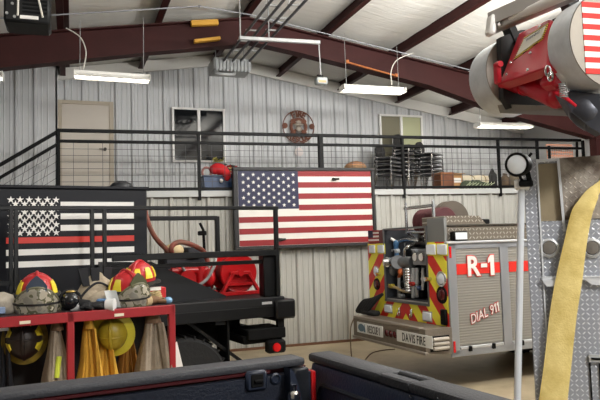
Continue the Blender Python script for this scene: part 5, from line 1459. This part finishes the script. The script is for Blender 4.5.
solo('fire_hose', m, M_hose, 'flat yellow fire hose hanging down the rear of the fire engine', 'hose', NE.to(o), NE.a)

# ------------------------------------------------------------------ hydraulic unit with two aluminium drums above the engine
fc = Vector(depth(613, 40, 2.5)); bc = Vector(depth(521, 73, 3.1))
ax = (bc-fc); ax.z = .0; ax.normalize(); yaw = math.atan2(-ax.x, ax.y)
RU = Frame(fc.x, fc.y, math.degrees(yaw), fc.z)
ru = thing('hydraulic_unit', 'red hydraulic unit between two round aluminium drums, upper right corner', 'hydraulic unit', RU.o, RU.a)
H = RU.hit
M_band = mat('bright aluminium band', '#d9dde2', .45, .25, var=.25, vs=9)
M_face = mat('dull aluminium face', '#a8a197', .5, .45, var=.12, vs=5)
M_ru = mat('hydraulic red', '#c41a2e', .32, var=.15, vs=6)
def drum(c, r, y0, y1, flagged):
    m = MB(); N = 48
    def prof(a): 
        x, z = r*cos(a), r*sin(a)
        return x, max(z, -r*.97)
    vs = []; fs = []
    for y in (y0, y1):
        for k in range(N): x, z = prof(2*pi*k/N); vs.append((c[0]+x, y, c[2]+z))
    for k in range(N): l = (k+1) % N; fs.append((k, l, N+l, N+k))
    fs.append(tuple(range(2*N-1, N-1, -1)))
    m.add(vs, fs)
    o = m.build('drum_band', M_band, ru, 30)
    m = MB(); m.add([(c[0]+prof(2*pi*k/N)[0]*.985, y0-.002, c[2]+prof(2*pi*k/N)[1]*.985) for k in range(N)]+[(c[0]+prof(2*pi*k/N)[0]*.985, y0+.02, c[2]+prof(2*pi*k/N)[1]*.985) for k in range(N)],
        [tuple(range(N-1, -1, -1))]+[(k, (k+1) % N, N+(k+1) % N, N+k) for k in range(N)])
    f = m.build('drum_face', M_face, ru, 30)
    return f
f0 = drum((0, 0, 0), .195, 0.0, .135, True)
a = H(583, 3, 1, 0); b = H(583, 73, 1, 0)
m = MB(); x0 = (a.x+b.x)/2-.0; z1, z0 = a.z+.003, b.z-.003; hh = (z1-z0)/13
for i in range(13):
    zz = z1-(i+.5)*hh; xe = sqrt(max(0.0, .186**2-max(abs(zz+hh/2), abs(zz-hh/2))**2)); m.mm(x0, min(xe, .17), -.006, -.002, zz-hh/2, zz+hh/2, mi=i % 2)
m.build('flag_decal', [mat('decal red', '#d8322c', .45), M_white], f0, 0)
lb = RU.I @ (bc-RU.o)
drum((lb.x, 0, lb.z), .188, lb.y, lb.y+.16, False)
# dark cradle between the drums
m = MB(); m.cyl((0, .135, 0), (lb.x, lb.y, lb.z), .07, .07, 28); m.build('core', mat('dark drum core', '#1c1d1f', .6), ru)
p0, p1 = RU.depth(497, 37, 3.06), RU.depth(575, 108, 3.06)
m = MB(); m.prism([(p0.x+.0, p0.z-.01), (p0.x+.11, p0.z+.03), (p1.x, p0.z+.05), (p1.x, p1.z), (p0.x+.03, p1.z), (p0.x, p1.z+.05)], 1, lb.y-.05, lb.y-.012); m.build('back_plate', mat('dark drum core', '#1c1d1f', .6), ru, 0)
A = [RU.depth(497, 104, 3.1), RU.depth(592, 108, 2.6), RU.depth(500, 113, 3.1), RU.depth(592, 117.5, 2.6)]
wv = Vector((.26, 0, 0))
m = MB(); m.hexa([A[2], A[3], A[3]+wv, A[2]+wv, A[0], A[1], A[1]+wv, A[0]+wv]); m.build('base_plate', mat('grey base plate', '#8d8a84', .5, .4), ru, 0)
# red gear box with its warning label
D4 = [RU.depth(519, 33, 3.02), RU.depth(549.5, 18.5, 2.76), RU.depth(547, 67, 2.72), RU.depth(499, 84, 2.96)]
nrm = (D4[1]-D4[0]).cross(D4[3]-D4[0]).normalized()
e0 = RU.I @ (CAMP-RU.o); dr = D4[2]-e0; D4[2] = e0+dr*((D4[0]-e0).dot(nrm)/dr.dot(nrm))        # keep the face flat
if nrm.dot(RU.I @ (CAMP-RU.o)) < 0: nrm = -nrm
bk_ = [p-nrm*.055 for p in D4]
m = MB(); m.hexa([bk_[0], bk_[1], bk_[2], bk_[3]]+D4); 
o = m.build('gear_box', M_ru, ru, 0)
bv = o.modifiers.new('edge', 'BEVEL'); bv.width = .006; bv.segments = 2
def onface(u, v, d): return (D4[0]*(1-u)+D4[1]*u)*(1-v)+(D4[3]*(1-u)+D4[2]*u)*v + nrm*d
m = MB(); m.hexa([onface(.18, .60, .0), onface(.86, .40, .0), onface(.98, .10, .0), onface(.30, .18, .0)]+[onface(.18, .60, .003), onface(.86, .40, .003), onface(.98, .10, .003), onface(.30, .18, .003)])
mh = stripes_mat('hazard border', '#e0c63a', '#4a4026', 'X', .014, .5, duty=.4, centre=-3.0)
o2 = m.build('warning_label', mh, o, 0)
def lab(u, v, d):
    a, b, c, e = onface(.18, .60, 0), onface(.86, .40, 0), onface(.98, .10, 0), onface(.30, .18, 0)
    return (e*(1-u)+c*u)*(1-v)+(a*(1-u)+b*u)*v+nrm*d
m = MB(); m.hexa([lab(.06, .88, .003), lab(.95, .88, .003), lab(.95, .12, .003), lab(.06, .12, .003), lab(.06, .88, .005), lab(.95, .88, .005), lab(.95, .12, .005), lab(.06, .12, .005)], 0)
ux = lab(1, .3, 0)-lab(0, .3, 0); uz = lab(.5, 0, 0)-lab(.5, 1, 0)
ux_n = ux.normalized(); uz_n = (uz-ux_n*uz.dot(ux_n)).normalized()
if ux_n.cross(uz_n).dot(nrm) < 0: ux_n = -ux_n
put_text(m, 'WARNING', .022, lab(.5, .3, .006), ux_n, uz_n, .0004, .0, mi=1)
m.build('label_text', [mat('label cream', '#e8e4d6', .5), mat('label grey ink', '#7b7f88', .5)], o2, 0)
for u, v in ((.12, .85), (.12, .62), (.62, .92), (.60, .58), (.72, .08)):
    m = MB(); p = onface(u, v, 0); m.lathe([(.008, 0), (.007, .005), (0, .006)], p, nrm, 10); m.build('bolt', M_chrome, o)
c0, c1 = RU.depth(524, 82, 2.96), RU.depth(557, 97, 2.74)
m = MB(); m.cyl(c0, c1, .05, seg=24); m.cyl(c0+(c1-c0)*.0, c0+(c1-c0)*.12, .058, seg=24); m.ell(c1, (.05, .05, .05), 14, 8); m.build('motor', M_ru, ru)
m = MB(); p = RU.depth(514, 85, 3.0); m.box(p, (.1, .12, .05), .01, (.2, .3, .4)); m.build('casting', M_ru, ru); m = MB(); p = RU.depth(552, 82, 2.64); m.box(p, (.06, .08, .06), .012, (.1, .5, .2)); m.build('casting', M_ru, ru); m = MB(); p = RU.depth(497.5, 73, 2.95); m.box(p, (.022, .04, .10), .006); m.cyl(p+Vector((0, -.03, .035)), p+Vector((0, .0, .035)), .014, seg=12); m.build('casting', M_ru, ru)
m = MB()
sp0, sp1 = RU.depth(562.5, 83, 2.55), RU.depth(564, 98, 2.53)
N = 64; dd = sp1-sp0
m.tube([sp0+dd*(k/N)+Vector((.014*cos(k*2*pi/9), .014*sin(k*2*pi/9), 0)) for k in range(N+1)], .0028, 6); m.build('spring', M_steel, ru)
m = MB(); p = RU.depth(548, 71, 2.55)
m.tube([p+Vector((.012*cos(k*pi/10), -.0, .02*sin(k*pi/10))) for k in range(20)], .0045, 6, closed=True); p2 = p+Vector((.006, -.005, -.022)); m.tube([p2+Vector((0, .014*cos(k*pi/10), .018*sin(k*pi/10))) for k in range(20)], .0045, 6, closed=True); m.build('shackle', M_chrome, ru)
m = MB(); m.tube([RU.depth(556, 93, 2.56), RU.depth(566, 98, 2.53), RU.depth(576, 106, 2.5)], [.009, .008, .006], 8); m.build('lever', M_ru, ru)
# dark support arm running down to the engine's top
foot = RU.I @ (NE.to((.62, .25, zT))-RU.o)
m = MB(); a_ = [RU.depth(566, 98, 2.62), RU.depth(580, 104, 2.6), RU.depth(598, 118, 2.6)]
pth = smooth_path([a_[0], a_[1], a_[2], foot+Vector((-.05, .0, .12)), foot])
m.tube(pth, [.035+.03*min(1, k/8) for k in range(len(pth))], 14); m.lathe([(.11, 0), (.11, .012)], foot, (0, 0, 1), 20); m.build('support_arm', mat('dark grey casting', '#4b4d55', .4, .5, var=.3, vs=8), ru)
m = MB(); pts = [RU.depth(560, 92, 2.58), RU.depth(600, 94, 2.5), RU.depth(602, 134, 2.5), RU.depth(590, 127, 2.52), RU.depth(572, 112, 2.55)]
m.add(pts+[p+Vector((.02, .06, 0)) for p in pts], [(0, 1, 2, 3, 4), (9, 8, 7, 6, 5)]+[(k, (k+1) % 5, 5+(k+1) % 5, 5+k) for k in range(5)]); m.build('side_bracket', mat('dark grey casting', '#4b4d55', .4, .5), ru, 0)
# aluminium boom arm above
a = RU.depth(491, 26, 3.05); b = RU.depth(580, -12, 2.6)
m = MB(); m.bar(a, b, .05, .075, bev=.006); m.bar(a+(b-a)*.02+Vector((-.03, -.02, .02)), b+Vector((-.03, -.02, .02)), .012, .06); bm_ = m.build('boom_arm', mat('grey boom aluminium', '#a9a49e', .45, .5), ru)
m = MB(); a2 = RU.depth(512, 18, 2.92); b2 = RU.depth(572, -8, 2.58); m.cyl(a2, b2, .022, seg=14); m.build('white_tube', M_white, bm_)
m = MB(); p = RU.depth(491.5, 25.5, 3.0); m.box(p, (.035, .06, .10), .01, (0, radians(12), 0)); m.build('end_cap', M_white, bm_)
m = MB(); p = RU.depth(500, 24, 2.97); m.cyl(p, p+Vector((0, -.02, 0)), .014, seg=10); p = RU.depth(545, 5, 2.72); m.cyl(p, p+Vector((0, -.02, 0)), .012, seg=10); m.build('pivot_bolt', M_chrome, bm_)
m = MB(); m.bar(RU.depth(508, 26, 3.06), RU.depth(522, 60, 3.08), .05, .04); m.build('boom_mount', mat('dark drum core', '#1c1d1f', .6), ru)
m = MB(); m.bar(RU.depth(568, 0, 2.75), RU.depth(580, 30, 2.75), .06, .05); m.build('boom_mount', mat('dark drum core', '#1c1d1f', .6), ru)

# ------------------------------------------------------------------ light
wd = bpy.data.worlds.new('sky'); SC.world = wd; wd.use_nodes = True
bg = wd.node_tree.nodes['Background']; bg.inputs['Color'].default_value = (.78, .89, 1.0, 1); bg.inputs['Strength'].default_value = .25
def area(name, loc, rot, sx, sy, power, col):
    l = bpy.data.lights.new(name, 'AREA'); l.shape = 'RECTANGLE'; l.size = sx; l.size_y = sy; l.energy = power; l.color = col
    o = bpy.data.objects.new(name, l); COL.objects.link(o); o.location = loc; o.rotation_euler = rot; return o
# daylight through the open doors behind the camera (sky plus the light thrown up by the sunlit apron)
for (a, b), p in zip(doors, (6, 45, 22)):
    area('door_daylight', ((a+b)/2, YF+.02, 1.68), (radians(108), 0, 0), b-a, 3.3, p, (.88, .94, 1.0))
# unseen point lamps added overhead; the last brightens the fire engine
for x, y, z, p in ((7.0, 4.2, 3.9, 300), (3.2, 3.6, 4.3, 240), (-2.5, 4.0, 3.9, 60), (2.0, -1.0, 3.7, 430)):
    l = bpy.data.lights.new('unseen_lamp', 'POINT'); l.energy = p; l.shadow_soft_size = .35; l.color = (1.0, .985, .96)
    o = bpy.data.objects.new('unseen_lamp', l); COL.objects.link(o); o.location = (x, y, z)
for x, p in ((7.2, 150), (4.2, 150)):                 # unseen upward fills added to brighten the roof
    o = area('roof_fill', (x, 5.4, 3.95), (radians(180-38), 0, 0), 1.2, .25, p, (1.0, .985, .95))
area('roof_fill', (WORLD.hit(503, 124, 1, 11.0).x, 11.0, 4.12), (radians(180), 0, 0), 1.1, .2, 30, (1.0, .985, .95))  # added fill for the roof behind the rafter
sun = bpy.data.lights.new('sun', 'SUN'); sun.energy = 5.0; sun.angle = .009; sun.color = (1, .95, .86)
so = bpy.data.objects.new('sun', sun); COL.objects.link(so); so.rotation_euler = (radians(42), 0, radians(-20)); so.location = (0, -20, 20)

vs_ = SC.view_settings; vs_.view_transform = 'Standard'; vs_.look = 'None'; vs_.gamma = 1.0; vs_.use_curve_mapping = False; vs_.exposure = 0.15
